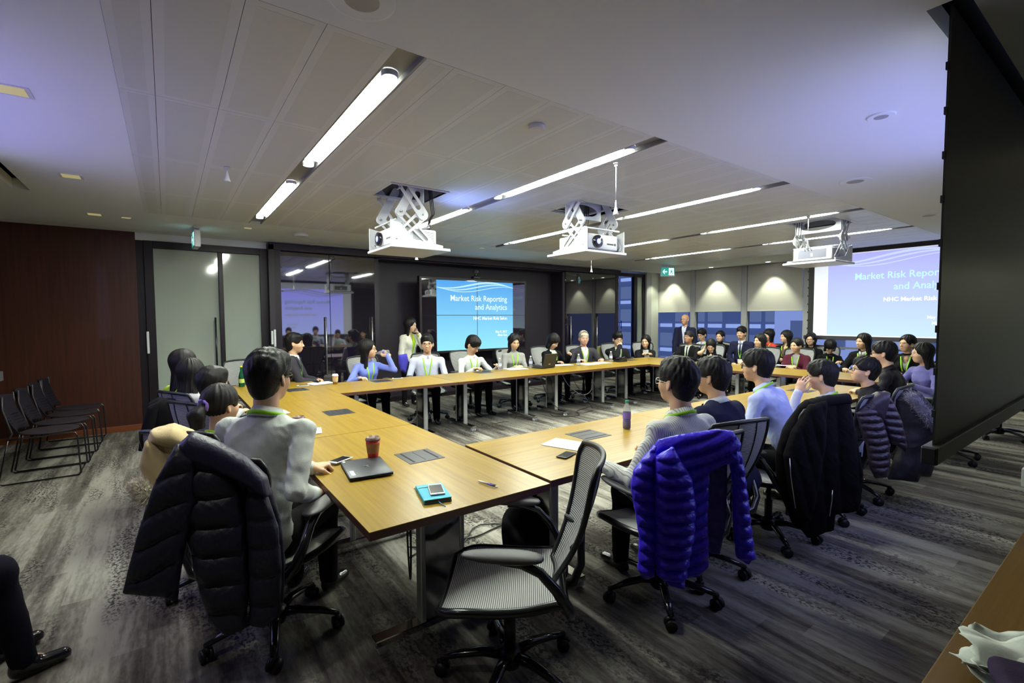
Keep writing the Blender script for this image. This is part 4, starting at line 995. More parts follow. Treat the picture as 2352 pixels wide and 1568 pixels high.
    for q in (-1,1):
        Sx, E, Wp, spec = A[q]; cb.cap(N-uv*.11+Fv*.01, Sx-uv*.01, .034*s, .032*s, .03).cap(Sx, E, .038*s, .034*s, .03)
        if sleeve == 'long': cb.cap(E, Wp, .034*s, .022*s, .02)
        if not upper_only:
            hp_, kn, an = LG[q]; cb.cap(P, hp_, .08*s, .07*s, .04).cap(hp_, kn, .065*s, .045*s, .03).cap(kn, an, .042*s, .030*s, .02).cap(an, an+vv(0,.10,-.055), .024, .016, .02)
    body.append(cb.mesh(.024))
    for q in (-1,1):
        Sx, E, Wp, spec = A[q]; ah = SDF(); fa = Wp-E; fa /= np.linalg.norm(fa); n = q
        up = vv(0,0,1); cu = curlL if q < 0 else curlR
        a0 = E+fa*(.10 if sleeve == 'long' else .0)
        ah.cap(a0, Wp, .030*s if sleeve == 'long' else .038*s, .023*s, .02)
        if sleeve == 'short': ah.cap(Sx+(E-Sx)*.5, E, .042*s, .037*s, .02)
        if spec in ('table','table_wide','lap','rest','clasp','fold'):
            f2 = fa*.5+vv(-q*.25,.6,0); f2[2] = max(f2[2],-.12); bk_ = vv(-q*.2 if spec == 'clasp' else 0, 0, 1) if spec != 'clasp' else vv(q*.7,.3,.6)
            hand_sdf(ah, Wp, f2, bk_, -n, cu, s=s)
        elif spec == 'chin': hand_sdf(ah, Wp, (H-Wp)+vv(-q*.03,.06,-.02), vv(q*.5,1,-.1), -n, max(cu,.75), s=s)
        elif spec == 'ear': hand_sdf(ah, Wp, vv(-q*.15,-.25,1), vv(q*1,.2,0), -n, .30, .8, s=s)
        elif spec in ('down','side','hip'): hand_sdf(ah, Wp, fa, vv(q,0,0), n*0-1 if q > 0 else 1, cu, s=s)
        else: hand_sdf(ah, Wp, fa*.8+vv(-q*.2,.1,.1), vv(q*.6,.2,.8), -n, cu, s=s)
        body.append(ah.mesh(.0050 if near else .0066))
    if skirt or legs == 'bare':
        pass
    V, Q = join_parts(body); obj('body', mesh_np('body', V, Q, M[skin]), root)
    # --- eyes, brows, lips
    s = s_h
    cg, sg = lambda p: tuple(hw(p)), s
    for q in (-1,1):
        m = MB(); Rb = Matrix(Hm.tolist()).to_4x4(); Mx = Matrix.Translation(hw((q*.031,.0745,.002))) @ Rb
        m.sphere((0,0,0), (.0135*s,.0115*s,.0058*s), 6, Mx); m.mi = 1; m.sphere((0,.0085*s,0), (.0058*s,.0040*s,.0052*s), 5, Mx); m.build('eye', (M['eye_white'], M['iris']), root)
        m = MB(); m.tube([cg((q*.015,.087,.0235)), cg((q*.030,.0875,.0275)), cg((q*.047,.078,.0225))], [.0032*s,.0036*s,.0018*s], 5); 
        m.tube([cg((q*.018,.0845,.006)), cg((q*.031,.0875,.0085)), cg((q*.045,.0775,.0055))], .0014*s, 4); m.build('eyebrow', M['brow' if hair_m != 'hair_grey' else 'hair_grey'], root)
    m = MB(); m.tube([cg((-.022,.0840,-.0635)), cg((0,.0925,-.0625)), cg((.022,.0840,-.0635))], [.0012*s,.0036*s,.0012*s], 6); m.tube([cg((-.019,.0835,-.066)), cg((0,.0905,-.0685)), cg((.019,.0835,-.066))], [.0012*s,.0042*s,.0012*s], 6); m.build('lips', M['lips'], root)
    # --- hair
    vol = hairvol
    if hair:
        g = SDF(); sh = hair in ('short','short_side','crew','grey_short')
        tk = {'crew':.008,'grey_short':.009}.get(hair, .017)*vol
        g.ell(hw((0,-.018,.036+tk*.3)), ((.0765+(tk*.55 if sh else tk))*s,(.097+tk)*s,(.090+tk)*s), .02, Hm)
        if sh:
            g.ell(hw((0,-.048,-.026)), ((.058+tk*.3)*s,(.056+tk*.45)*s,(.076+tk*.3)*s), .03, Hm)
            g.ell(hw((.012,.040,.092)), (.060*s,.050*s,(.022+tk*.7)*s), .03, Hm)
            g.ell(hw((0,.098,-.038)), (.072*s,.075*s,.082*s), .012, Hm, sub=True)
            for q in (-1,1): g.ell(hw((q*.088,.012,-.048)), (.030*s,.050*s,.055*s), .01, Hm, sub=True).ell(hw((q*.090,-.010,-.012)), (.020*s,.026*s,.034*s), .008, Hm, sub=True)
            g.plane(hw((0,-.06,-.094)), Hm@vv(0,.45,-1))
            if hair == 'grey_short': g.ell(hw((0,.06,.085)), (.06*s,.035*s,.03*s), .02, Hm, sub=True)
        else:
            if hair in ('long','long_wavy'):
                e = -.34 if hair == 'long' else -.30
                g.cap(hw((0,-.040,.01)), H+Hm@vv(0,-.062,0)*s+uv*(e*s)+vv(0,-.012,0), .082*s*vol, .070*s, .05, sq=.62, qd=Hm@vv(0,1,0))
                for q in (-1,1): g.cap(hw((q*.066,.0,.01)), H+Hm@vv(q*.084,-.012,0)*s+uv*((e+.03)*s), .021*s*vol, .026*s, .03)
            elif hair == 'bob':
                g.cap(hw((0,-.035,.02)), hw((0,-.045,-.105)), .085*s*vol, .072*s, .05, sq=.75, qd=Hm@vv(0,1,0))
                for q in (-1,1): g.cap(hw((q*.064,.016,.02)), hw((q*.074,.012,-.110)), .028*s, .022*s, .03)
                g.ell(hw((0,.070,.052)), (.058*s,.026*s,.034*s), .02, Hm)
            elif hair == 'pony':
                g.ell(hw((0,-.105,.022)), (.022*s,.020*s,.020*s), .02, Hm)
                g.cap(hw((0,-.122,.022)), hw((.004,-.172,-.03)), .024*s, .040*s, .02).cap(hw((.004,-.172,-.03)), hw((.006,-.150,-.20)), .040*s, .036*s, .03).cap(hw((.006,-.150,-.20)), hw((0,-.130,-.30)), .036*s, .012*s, .03)
            elif hair == 'tied':
                g.ell(hw((0,-.118,-.01)), (.034*s,.028*s,.034*s), .02, Hm)
            zc = {'bob':-.036}.get(hair, -.022)
            g.ell(hw((0,.105,zc)), (.064*s,.080*s,(.070 if hair == 'bob' else .096)*s), .014, Hm, sub=True)
            if hair in ('pony','tied'):
                g.ell(hw((0,.05,-.075)), (.095*s,.10*s,.070*s), .02, Hm, sub=True); g.plane(hw((0,-.06,-.075)), Hm@vv(0,.35,-1))
                for q in (-1,1): g.ell(hw((q*.086,.0,-.02)), (.022*s,.030*s,.034*s), .01, Hm, sub=True)
        HT = Hm.astype(F4); H4 = H.astype(F4); amp = (.0030 if sh else .0026)*(1 if near else .8)
        sdn = int(abs(head[0]*97+head[1]*31)) % 97
        def hn(Pp):
            q = (Pp-H4)@HT; t = np.arctan2(q[:,0], q[:,1]+.02); z = q[:,2]; 
            if sh:
                rr = np.sqrt(q[:,0]**2+(q[:,1]-.0)**2); top_ = np.clip(z*14,0,1)
                n = np.sin(t*11+sdn+z*50+2*np.sin(t*4+z*25))*.45+np.sin(q[:,0]*105+3*np.sin(q[:,1]*40)+sdn)*np.sin(q[:,1]*80+sdn*2+2*np.sin(q[:,0]*50))*top_
                return -amp*n*np.clip(.5+top_,0,1.3)
            n = np.sin(t*15+2.2*np.sin(z*16+t*3)+sdn)+.5*np.sin(t*31+z*22+1.5*np.sin(z*9))
            wv = .006*np.sin(z*42+t*4) if hair == 'long_wavy' else 0
            return -amp*n*np.clip(.35+np.abs(z-.03)*6,0,1)+wv
        g.post.append(hn); V, Q = g.mesh(vh); ho = obj('hair', mesh_np('hair', V, Q, M[hair_m]), root)
        if near and sh:      # loose short strands give the crown its broken outline
            r = np.random.RandomState(sdn); n = 2600; idx = r.randint(0, len(V), n*2); Pp = V[idx]; q = (Pp-H)@Hm; ok = (q[:,2] > -.02); Pp = Pp[ok][:n]; q = q[ok][:n]
            nr = q/np.linalg.norm(q,axis=1)[:,None]; fl_ = np.stack([r.randn(len(q))*.35, .55+r.randn(len(q))*.3, -.35+.2*r.randn(len(q))],1); d = nr*.42+fl_*.85; d /= np.linalg.norm(d,axis=1)[:,None]
            sd2 = np.cross(d, nr); sd2 /= np.linalg.norm(sd2,axis=1)[:,None]+1e-9; ln = (.007+.010*r.rand(len(q)))[:,None]
            b0 = q-nr*.003; wv_ = .0006; A4 = np.stack([b0-sd2*wv_, b0+sd2*wv_, b0+d*ln+sd2*.0003, b0+d*ln-sd2*.0003],1).reshape(-1,3)@Hm.T+H
            me = mesh_np('hair_strand', A4, np.arange(len(A4)).reshape(-1,4), M[hair_m]); so = obj('hair_strand', me, ho); so['kind'] = 'stuff'
        if hair == 'pony':
            m = MB(); c = hw((0,-.124,.022)); ax = Hm@vv(0,1,.0); ring = []
            for i in range(14):
                a_ = 2*math.pi*i/14; ring.append(c+(Hm@vv(math.cos(a_)*.033, .004*math.sin(a_*5), math.sin(a_)*.033)))
            m.tube([tuple(p) for p in ring], .0105, 8, closed=True); m.build('scrunchie', cloth('scrunchie', (.36,.22,.75)), root)
    # --- glasses
    if glasses:
        m = MB(); w_ = .0016*s*(1.6 if glasses == 'thick' else 1.1)
        for q in (-1,1):
            ring = [cg((q*.0335+.0235*math.copysign(abs(math.cos(a_))**.7,math.cos(a_)), .1015-.010*abs(q*.0335+.0235*math.cos(a_)-q*.012)/.05, -.002+.0165*math.copysign(abs(math.sin(a_))**.7,math.sin(a_)))) for a_ in [2*math.pi*i/16 for i in range(16)]]
            m.tube(ring, w_, 5, closed=True); m.tube([cg((q*.057,.090,.006)), cg((q*.074,.060,.008)), cg((q*.079,-.005,.004)), cg((q*.077,-.028,-.012))], w_, 5)
        m.tube([cg((-.011,.103,.002)), cg((0,.106,.005)), cg((.011,.103,.002))], w_, 5); m.build('glasses', M['black_plastic' if glasses != 'metal' else 'steel'], root)
    # --- top
    s = sb
    seed = int(abs(head[0]*131+head[1]*17))%1000
    def torso(r, k=.05, arms=True, short=False, open_f=False, low=0.0):
        g = SDF(); e = r; ws = width; fw = -.016*s if fem else 0
        g.ell(P+uv*.005-Fv*.005, ((.162+e+(.004 if fem else 0))*s*ws,(.126+e)*s,.125*s), k, np.stack([X,Fv,uv],1))
        g.ell(P+uv*T*.34+Fv*.004, ((.143+e+fw*1.3)*s*ws,(.106+e+fw*.5)*s,.17*s), k, np.stack([X,Fv,uv],1))
        g.ell(P+uv*T*.68+Fv*.006, ((.150+e+fw)*s*ws,(.106+e)*s,.165*s), k, np.stack([X,Fv,uv],1))
        if fem:
            for q in (-1,1): g.ell(P+uv*T*.66+Fv*.070*s+X*q*.062*s, ((.056+e)*s,(.052+e)*s,(.056+e)*s), .05)
        for q in (-1,1):
            g.cap(N-uv*.045*s, S[q]+uv*.002, (.050+e)*s, (.044+e)*s, .04)
            g.cap(N-uv*.03*s+X*q*.03*s, N-uv*.11*s+X*q*.10*s-Fv*.02, (.036+e)*s, (.058+e)*s, .05)
        g.cap(N-uv*.07*s, N-uv*(.022 if e < .01 else .052)*s, ((.064 if not fem else .056)+e*.6)*s, ((.062 if not fem else .053)+e*.4)*s, .02)
        if arms:
            for q in (-1,1):
                Sx, E, Wp, _ = A[q]; fa = Wp-E; fa /= np.linalg.norm(fa)
                if short: g.cap(Sx, Sx+(E-Sx)*.62, (.050+e)*s, (.047+e)*s, .035)
                else: g.cap(Sx, E, (.047+e)*s, (.041+e)*s, .03).cap(E, Wp-fa*.004, (.041+e)*s, (.031+e)*s, .02)
        return g
    base = torso(.0, arms=(sleeve != 'none'), short=(sleeve == 'short')); base.post.append(wrinkle(.0045*wr, 20, seed)); base.post.append(wrinkle(.0022*wr, 55, seed+1))
    Rt = np.stack([X,Fv,uv],1)
    vneck = (top or {}).get('v', 0)
    if vneck:
        # open neckline: a wedge cut from the front
        base.ell(N+Fv*.10*s-uv*vneck*.35, (.045*s, .085*s, vneck), .012, Rt, sub=True)
    V, Q = base.mesh(vt); tp = obj((top or {}).get('n','shirt'), mesh_np('shirt', V, Q, (top or {}).get('m') or M['skin']), root)
    if jacket:
        j = torso(.014, arms=True); j.post.append(wrinkle(.0055*wr, 17, seed+5)); vd = jacket.get('v', .30); jw = jacket.get('w', .050)
        n_ = 9
        for i in range(n_):         # the opening, narrowing downwards
            f_ = i/(n_-1); zz = N-uv*(f_*vd*s+.0); wd = jw*(1-.80*f_)+.006
            j.box(zz+Fv*.13*s, (wd*s, .125*s, vd*s/(n_-1)*.62), .004, .006, Rt, sub=True)
        if jacket.get('open'):
            j.box(P+uv*T*.1+Fv*.14*s, (.016*s,.11*s,T*.5), .004, .01, Rt, sub=True)
        V, Q = j.mesh(vt); jo = obj(jacket.get('n','jacket'), mesh_np('jacket', V, Q, jacket['m']), root)
        if jacket.get('lapel', True):
            jt = torso(.018, arms=False)
            for q in (-1,1):
                m = MB(); rows = []
                for i in range(9):
                    f_ = i/8; z = N-uv*(f_*vd*s*1.02-.01); wi = (jw*(1-.80*f_)+.004)*s; wo = wi+(.040*math.sin(min(1,f_*1.15+.22)*math.pi)**.7+.006)*s
                    rows.append([jt.trace(z+X*q*ww+Fv*.30, -Fv, .003+.004*(kk == 1))[0] for kk, ww in enumerate((wi,(wi+wo)/2,wo))])
                for a_, b_ in zip(rows, rows[1:]):
                    for kk in (0,1): m.quad([tuple(a_[kk]),tuple(a_[kk+1]),tuple(b_[kk+1]),tuple(b_[kk])])
                o = m.build('lapel', jacket['m'], jo); md = o.modifiers.new('t','SOLIDIFY'); md.thickness = .004
    surf = torso(.016 if jacket else .003, arms=False); ssurf = torso(.003, arms=False)
    # --- collar
    cm = (inner or top or {}).get('m')
    if turtle:
        m = MB(); c0 = N+uv*.0; pts = []
        m2 = SDF(); m2.cap(N-uv*.01, H+Hm@vv(0,-.03,-.085)*s, .060*s*(1 if not fem else .9), .056*s*(1 if not fem else .9), .02); V, Q = m2.mesh(.008); obj('collar', mesh_np('collar', V, Q, top['m']), root)
    elif collar and cm:
        n = 18; V = []; Qd = []; nr = (.064 if not fem else .055)*s
        for i in range(n+1):
            a_ = math.pi*2*i/n-math.pi; gap = abs(a_)/math.pi        # 0 = nape, +-1 = throat
            ca = math.pi-0; dx, dy = math.sin(a_), -math.cos(a_)
            o_ = N+X*dx*nr*1.06+Fv*(dy*nr*1.12+.004)+uv*(.008-.016*gap)*s
            top_ = o_+uv*(.040-.012*gap)*s-X*dx*.004-Fv*dy*.004; out = o_+X*dx*.016+Fv*dy*.016-uv*(.006+(.030*max(0,gap-.6)*2.5))*s
            V += [o_, top_, out]
        for i in range(n):
            if i in (0,n-1) and False: continue
            a_, b_ = 3*i, 3*i+3; Qd += [(a_,b_,b_+1,a_+1),(a_+1,b_+1,b_+2,a_+2)]
        me = mesh_np('collar', np.array(V), np.array(Qd), cm); o = obj('collar', me, root); md = o.modifiers.new('t','SOLIDIFY'); md.thickness = .003; md.offset = 0
    if inner and jacket is None: pass
    if tie:
        rows = []
        for f_, wd in ((0,.016),(.05,.020),(.08,.013),(.35,.022),(.7,.032),(.92,.036),(1.0,.004)):
            z = N-uv*(f_*.40*s+.012); rows.append([ssurf.trace(z+X*wd*k_*s*.8+Fv*.3, -Fv, .007+.003*(1-abs(k_)))[0] for k_ in (-1,0,1)])
        m = MB()
        for a_, b_ in zip(rows, rows[1:]):
            for kk in (0,1): m.quad([tuple(a_[kk]),tuple(a_[kk+1]),tuple(b_[kk+1]),tuple(b_[kk])])
        o = m.build('tie', tie, root); md = o.modifiers.new('t','SOLIDIFY'); md.thickness = .004
    # --- lanyard
    if lanyard:
        m = MB(); ld = .34*s; pts = []; nr = (.066 if not fem else .058)*s*(1.0 if not jacket else 1.08)
        path = []
        for i in range(9):           # round the back of the neck
            a_ = -1.9+3.8*i/8; o_ = N+X*math.sin(a_)*nr*1.22-Fv*(math.cos(a_)*nr*1.34-.004)+uv*(.022-.022*(abs(a_)/1.9))*s; path.append((o_, X*math.sin(a_)-Fv*math.cos(a_)))
        Rr = []
        for q in (1,-1):
            fr = []
            for i in range(0,12):
                f_ = .04+.96*i/11; o_ = N+X*q*nr*1.02*(1-f_)**.9-uv*(f_*ld-.005)+Fv*.30
                p_ = surf.trace(o_+uv*.0, -Fv, .004)[0]; fr.append((p_, Fv))
            Rr.append(fr)
        allp = Rr[1][::-1]+path+Rr[0]
        V, Q = sweep_ribbon([p_ for p_, _ in allp], [n_ for _, n_ in allp], .017*s if near else .016*s, .0012); obj('lanyard', mesh_np('lanyard', V, Q, M['lanyard']), root)
        b0 = Rr[0][-1][0]; m = MB(); Mx = Matrix(Rt.tolist()).to_4x4(); Mx.translation = Vector(b0+Fv*.006-uv*.05); m.box((-.045,-.002,-.035),(.045,.002,.035),.002,M=Mx); m.build('name_badge', M['paper'], root)
    # --- trousers and shoes
    if not upper_only:
        g = SDF(); e = .0
        g.ell(P-uv*.01, (.152*s,.118*s,.105*s), .05)
        for q in (-1,1):
            hp_, kn, an = LG[q]; g.cap(hp_, kn, .086*s, .064*s, .05)
            if not skirt: g.cap(kn, an+vv(0,0,-.012), .060*s, .046*s, .03)
        g.post.append(wrinkle(.005, 18, seed+9)); V, Q = g.mesh(.020); lm = M[legs] if isinstance(legs, str) else legs
        obj('skirt' if skirt else 'trousers', mesh_np('trousers', V, Q, lm), root)
        for q in (-1,1):
            hp_, kn, an = LG[q]; g = SDF(); g.cap(an+vv(0,-.02,-.045), an+vv(q*.02,.13,-.058), .034*s, .030*s, .03).ell(an+vv(0,0,-.01), (.036*s,.042*s,.05*s), .03)
            if skirt: g.cap(an, kn*.4+an*.6, .040, .052, .03)
            g.plane((0,0,.012), (0,0,-1)); V, Q = g.mesh(.013); obj('shoe' if not skirt else 'boot', mesh_np('shoe', V, Q, M[shoes]), root)
    info = dict(root=root, H=H, N=N, P=P, uv=uv, Fv=Fv, X=X, A=A, Hm=Hm)
    return info
# ================================================================ the people
def C(n, c, **k): return cloth(n, srgb(c) if isinstance(c,str) else c, **k)
M['trousers_black'] = C('trousers_black', (.006,.0055,.007)); M['trousers_navy'] = C('trousers_navy', (.006,.0055,.012)); M['trousers_grey'] = C('trousers_grey', (.12,.11,.10))
c_white = C('white_shirt', (.60,.62,.60), noise=.05); c_ivory = C('ivory_shirt', (.52,.55,.52), noise=.06); c_sky = C('sky_shirt', (.42,.48,.74), noise=.06); c_blue = C('blue_blouse', (.17,.22,.66), noise=.08)
c_pale = C('pale_blue_shirt', (.50,.52,.66), noise=.05); c_char = C('charcoal_suit', (.036,.034,.044)); c_navy = C('navy_suit', (.014,.015,.040)); c_black = C('black_cloth', (.006,.0055,.007)); c_black2 = C('black_knit', (.014,.013,.017), bump=.5, bs=500)
c_cream = C('cream_blazer', (.62,.60,.52)); c_lime = C('lime_cloth', (.36,.55,.02)); c_grey = C('grey_knit', (.28,.28,.27), bump=.4); c_lgrey = C('light_grey', (.42,.41,.42)); c_burg = C('burgundy', (.075,.014,.028)); c_red = C('red_cloth', (.55,.03,.03))
c_violet = C('violet_sweater', (.13,.12,.34), bump=.5); c_tie = C('blue_tie', (.12,.18,.42)); c_tied = C('dark_tie', (.02,.02,.035)); c_olive = C('olive_cloth', (.22,.20,.08)); c_brown = C('brown_top', (.12,.07,.05)); c_pink = C('pale_pink_shirt', (.60,.54,.62), noise=.05)
c_stripe = stripes('striped_shirt', (.56,.57,.52,1), (.26,.26,.27,1), 2*math.pi/.0105, 'x', .2)
c_pattern = mat('pattern_shirt', (.55,.58,.55), .8, noise=.6, nscale=90)
PEOPLE = {}
def seat(key, label, hpos, h, ch=None, chair_label=None, cpos=None, **k):
    i = person(label, hpos, h, **k); PEOPLE[key] = i
    if ch is not False and k.get('pose') != 'stand':
        hh = h if ch is None else ch; a = R(hh); x, y, _ = i['root'].location
        cx, cy = cpos or (x+math.sin(a)*.07, y+math.cos(a)*.07); PEOPLE[key+'_chair'] = chair(cx, cy, hh, chair_label)
    return i
# left row, backs to the camera
seat('L1','man in an ivory shirt and glasses holding a phone at the nearest table', atY(620,868,2.68), 44, 46, 'task chair under the dark navy quilted coat', cpos=(.40,2.62), s=1.07, near=True, top=dict(m=c_ivory), glasses='thick', hy=2, lean=10, L='table', Rh='lap', wt={-1:tuple(at(716,1074,.775)), 1:tuple(at(722,1135,.70))}, poles={1:(.25,-.6,-1)}, curlL=.9, curlR=.9, wr=1.5, hairvol=1.12, width=1.06)
seat('L2','woman with a ponytail and purple scrunchie beside the man in ivory', atY(510,932,3.25), 52, 45, 'task chair under the beige coat with pale fur', cpos=(.27,3.28), near=True, fem=True, hair='pony', top=dict(m=c_black), hy=6, L='table', Rh='table', collar=False, lean=12)
seat('L3','person with wavy short dark hair behind the woman with the ponytail', atY(492,882,4.1), 62, 60, 'mesh task chair with pale grey back in the left row', cpos=(.40,4.22), top=dict(m=c_black2), fem=True, hair='short', hairvol=1.3, lean=10)
seat('L4','long-haired woman in a pale grey top in the left row', atY(442,858,4.85), 65, 62, 'task chair under the black wool coat in the left row', cpos=(.33,4.85), fem=True, near=True, hair='long', top=dict(m=c_lgrey), hy=0, hairvol=1.12)
seat('L5','long-haired woman in a lime green jacket by the glass door', atY(424,836,5.2), 62, 62, 'task chair of the woman in the lime jacket', cpos=(.45,5.4), s=.98, width=1.2, side=-5, fem=True, hair='long', top=dict(m=c_lime), lanyard=False, hy=6)
# media wall side, facing the camera
seat('F0','man in a charcoal suit and blue tie turned sideways at the table corner', atY(677,789,7.1), 112, 112, 'task chair of the man in the charcoal suit', top=dict(m=c_white), jacket=dict(m=c_char), tie=c_tie, hy=-6, L='clasp', Rh='clasp', lean=4, hairvol=.9, hs=1.12)
seat('F1','woman in a blue blouse drinking from a water bottle', atY(846,803,6.85), 178, 185, 'task chair of the woman in the blue blouse', fem=True, hair='long', top=dict(m=c_blue), hy=-55, hp=4, glasses='thin', Rh='table_wide', poles={-1:(-.6,.5,-1.2)}, L='chin', tg={-1:(-.215,.17,-.075)}, curlL=1.1, s=1.0, hs=1.12)
seat('F2','standing woman in a cream blazer speaking into a microphone', atY(943,747,8.0), 165, pose='stand', fem=True, hair='long', top=dict(m=c_lime,v=.09), jacket=dict(m=c_cream,v=.34), hy=-28, hp=-8, L=(-.07,.21,1.30), Rh='side', poles={-1:(-.4,-.2,-1),1:(.3,-1,-.2)}, curlL=1.2, collar=False, hs=1.12)
seat('F3','man in a pale blue shirt and glasses with his arms lowered', atY(981,790,6.85), 203, 200, 'task chair with a violet cloth over its back', top=dict(m=c_pale), glasses='thin', L='lap', Rh='lap', hairvol=.85, width=1.12, hy=4, s=1.08, hs=1.12)
seat('F4','man in a white shirt looking down at the table', atY(1086,793,6.85), 180, 185, 'task chair of the man in white looking down', top=dict(m=c_white), glasses='thin', hy=-28, hp=-34, lean=14, L=(-.34,.38,.765), Rh='table', s=1.08, hs=1.12)
seat('F5','woman in a grey turtleneck with wavy hair and hands on papers', atY(1181,786,6.85), 198, 198, 'task chair with a black coat behind the grey turtleneck', fem=True, hair='long_wavy', top=dict(m=c_grey), turtle=True, L='clasp', Rh='clasp', hy=-4, hp=-12, lean=12, s=1.0, hs=1.12)
seat('F6','woman with a black bob and dark blazer looking down beside the laptop', atY(1271,784,6.85), 178, 190, 'pale mesh task chair left of the woman with the bob', fem=True, hair='bob', top=dict(m=c_pattern), jacket=dict(m=c_black,v=.36,w=.06), hy=-12, hp=-32, lean=16, Rh='table', L=(-.30,.30,.86), s=1.0, hs=1.12)
seat('F7','grey-haired man in a charcoal suit and glasses', atY(1341,777,6.85), 197, 195, 'task chair of the grey-haired man', hair='grey_short', hair_m='hair_grey', skin='skin_pink', top=dict(m=c_pink), jacket=dict(m=c_char,v=.36,w=.065), hy=14, glasses='metal', width=1.14, L='table_wide', Rh='table_wide', s=1.08, hs=1.12)
seat('F8','man in a black jacket and glasses with his hand at his mouth', atY(1419,779,6.85), 205, 200, 'task chair of the man with his hand at his mouth', top=dict(m=c_ivory), jacket=dict(m=c_black2,v=.38,w=.06), hy=4, hp=-8, glasses='thin', Rh='chin', tg={1:(.02,.155,-.135)}, L='lap', hairvol=1.15, s=1.08, hs=1.12)
seat('F9','long-haired woman in a dark blazer with folded arms at the far corner', atY(1483,785,6.75), 222, 222, 'dark mesh task chair left of the woman with folded arms', fem=True, hair='long', top=dict(m=c_lgrey), jacket=dict(m=c_black2,v=.3,w=.055), hy=26, L='fold', Rh='fold', lean=14, collar=False, s=1.0, hs=1.12)
# window side
seat('W0','bearded man in a dark suit leaning back and looking up', atX(1582,776,8.75), 258, 246, 'task chair of the bearded man in the dark suit', skin='skin_brown', top=dict(m=c_ivory), jacket=dict(m=c_black,v=.36), tie=c_tied, hp=16, hr=8, glasses='thin', lean=-4, hs=1.06, hy=20)
seat('W1','standing bald man in a navy suit in front of the window', atX(1573,734,9.8), 250, pose='stand', hair=None, skin='skin_warm', top=dict(m=c_pale), jacket=dict(m=c_navy,v=.34), glasses='thin', L='side', Rh='side', lean=3, hy=20, lanyard=False, hs=1.06)
seat('W2','young man in glasses and pale shirt sitting behind the bearded man', atX(1612,769,9.9), 255, 240, 'chair of the young man in the pale shirt', top=dict(m=c_pale), glasses='thick', hp=-12, hs=1.06, hy=18)
seat('W3','woman in black with long hair and one hand raised to her head', atX(1633,794,8.75), 250, 240, 'task chair of the woman with a raised hand', fem=True, hair='long', top=dict(m=c_black,v=.07), hp=-34, lean=12, Rh='ear', L='fold', collar=False, sleeve='short', hy=0, hs=1.06)
seat('W4','woman in a black turtleneck with tied hair in the second row', atX(1654,773,9.9), 250, 240, 'chair of the woman in the black turtleneck', fem=True, hair='tied', top=dict(m=c_black), turtle=True, L='lap', Rh='lap', hs=1.06, hy=15)
seat('W5','man in a navy suit and tie with a phone in his lap', atX(1703,765,9.7), 262, 250, 'chair of the man in the navy suit', top=dict(m=c_pale), jacket=dict(m=c_navy,v=.34), tie=c_tied, L='lap', Rh='lap', hp=-4, hy=5, hs=1.06)
seat('W6','woman with long dark hair and pale grey top looking towards the video wall', atX(1745,783,8.8), 280, 262, 'task chair of the woman in the pale grey top', fem=True, hair='long', top=dict(m=c_lgrey), hy=15, hs=1.06)
seat('W7','dark-haired person in a red jacket in the second row', atX(1765,770,9.9), 290, 276, 'chair of the person in the red jacket', fem=True, hair='bob', top=dict(m=c_red), lanyard=True, hs=1.06, hy=0)
seat('W8','long-haired woman in a black cardigan behind the woman in burgundy', atX(1805,774,9.8), 275, 256, 'chair of the woman in the black cardigan', fem=True, hair='long', top=dict(m=c_brown,v=.06), jacket=dict(m=c_black,v=.34,w=.06,lapel=False), L='fold', Rh='fold', collar=False, hy=32, hs=1.06)
seat('W9','woman in a burgundy blazer with clasped hands on the table', atX(1829,794,8.8), 262, 250, 'task chair of the woman in burgundy', fem=True, hair='tied', top=dict(m=c_grey), jacket=dict(m=c_burg,v=.34,w=.06), L='clasp', Rh='clasp', hy=24, lean=14, hs=1.06)
seat('W10','woman with glasses and wavy hair just below the far screen', atX(1862,780,10.1), 258, 246, 'chair of the woman below the far screen', fem=True, hair='long_wavy', top=dict(m=c_black), glasses='thin', L='lap', Rh='lap', hs=1.06, hy=5)
seat('W11','black-haired person in black with head bowed deep', atX(1907,795,9.9), 240, 240, 'chair of the person with the bowed head', fem=True, hair='bob', top=dict(m=c_black,v=.06), hp=-48, lean=22, L='table', Rh='table', hs=1.06)
seat('W12','long-haired woman in a black jacket writing with a red pen', atX(1982,785,8.9), 275, 262, 'task chair of the woman writing in black', fem=True, hair='long', top=dict(m=c_white,v=.05), jacket=dict(m=c_black,v=.30,w=.05,lapel=False), hy=24, L='table', Rh='table', lean=12, near=True, hs=1.06)
seat('W13','woman with glasses, black vest and grey sleeves below the screen', atX(2083,790,8.6), 268, 262, 'task chair of the woman with grey sleeves', fem=True, hair='tied', top=dict(m=c_grey,v=.08), jacket=dict(m=c_black,v=.20,w=.06,lapel=False), hy=28, hp=4, glasses='metal', L='fold', Rh='table', collar=False, near=True, hs=1.06)
seat('W14','long-haired woman in a violet sweater beside the black screen edge', atX(2117,812,7.45), 300, 292, 'pale mesh task chair of the woman in the violet sweater', fem=True, hair='long', top=dict(m=c_violet), hy=28, L='table', Rh='table', lean=14, near=True, collar=False, lanyard=False, hs=1.06)
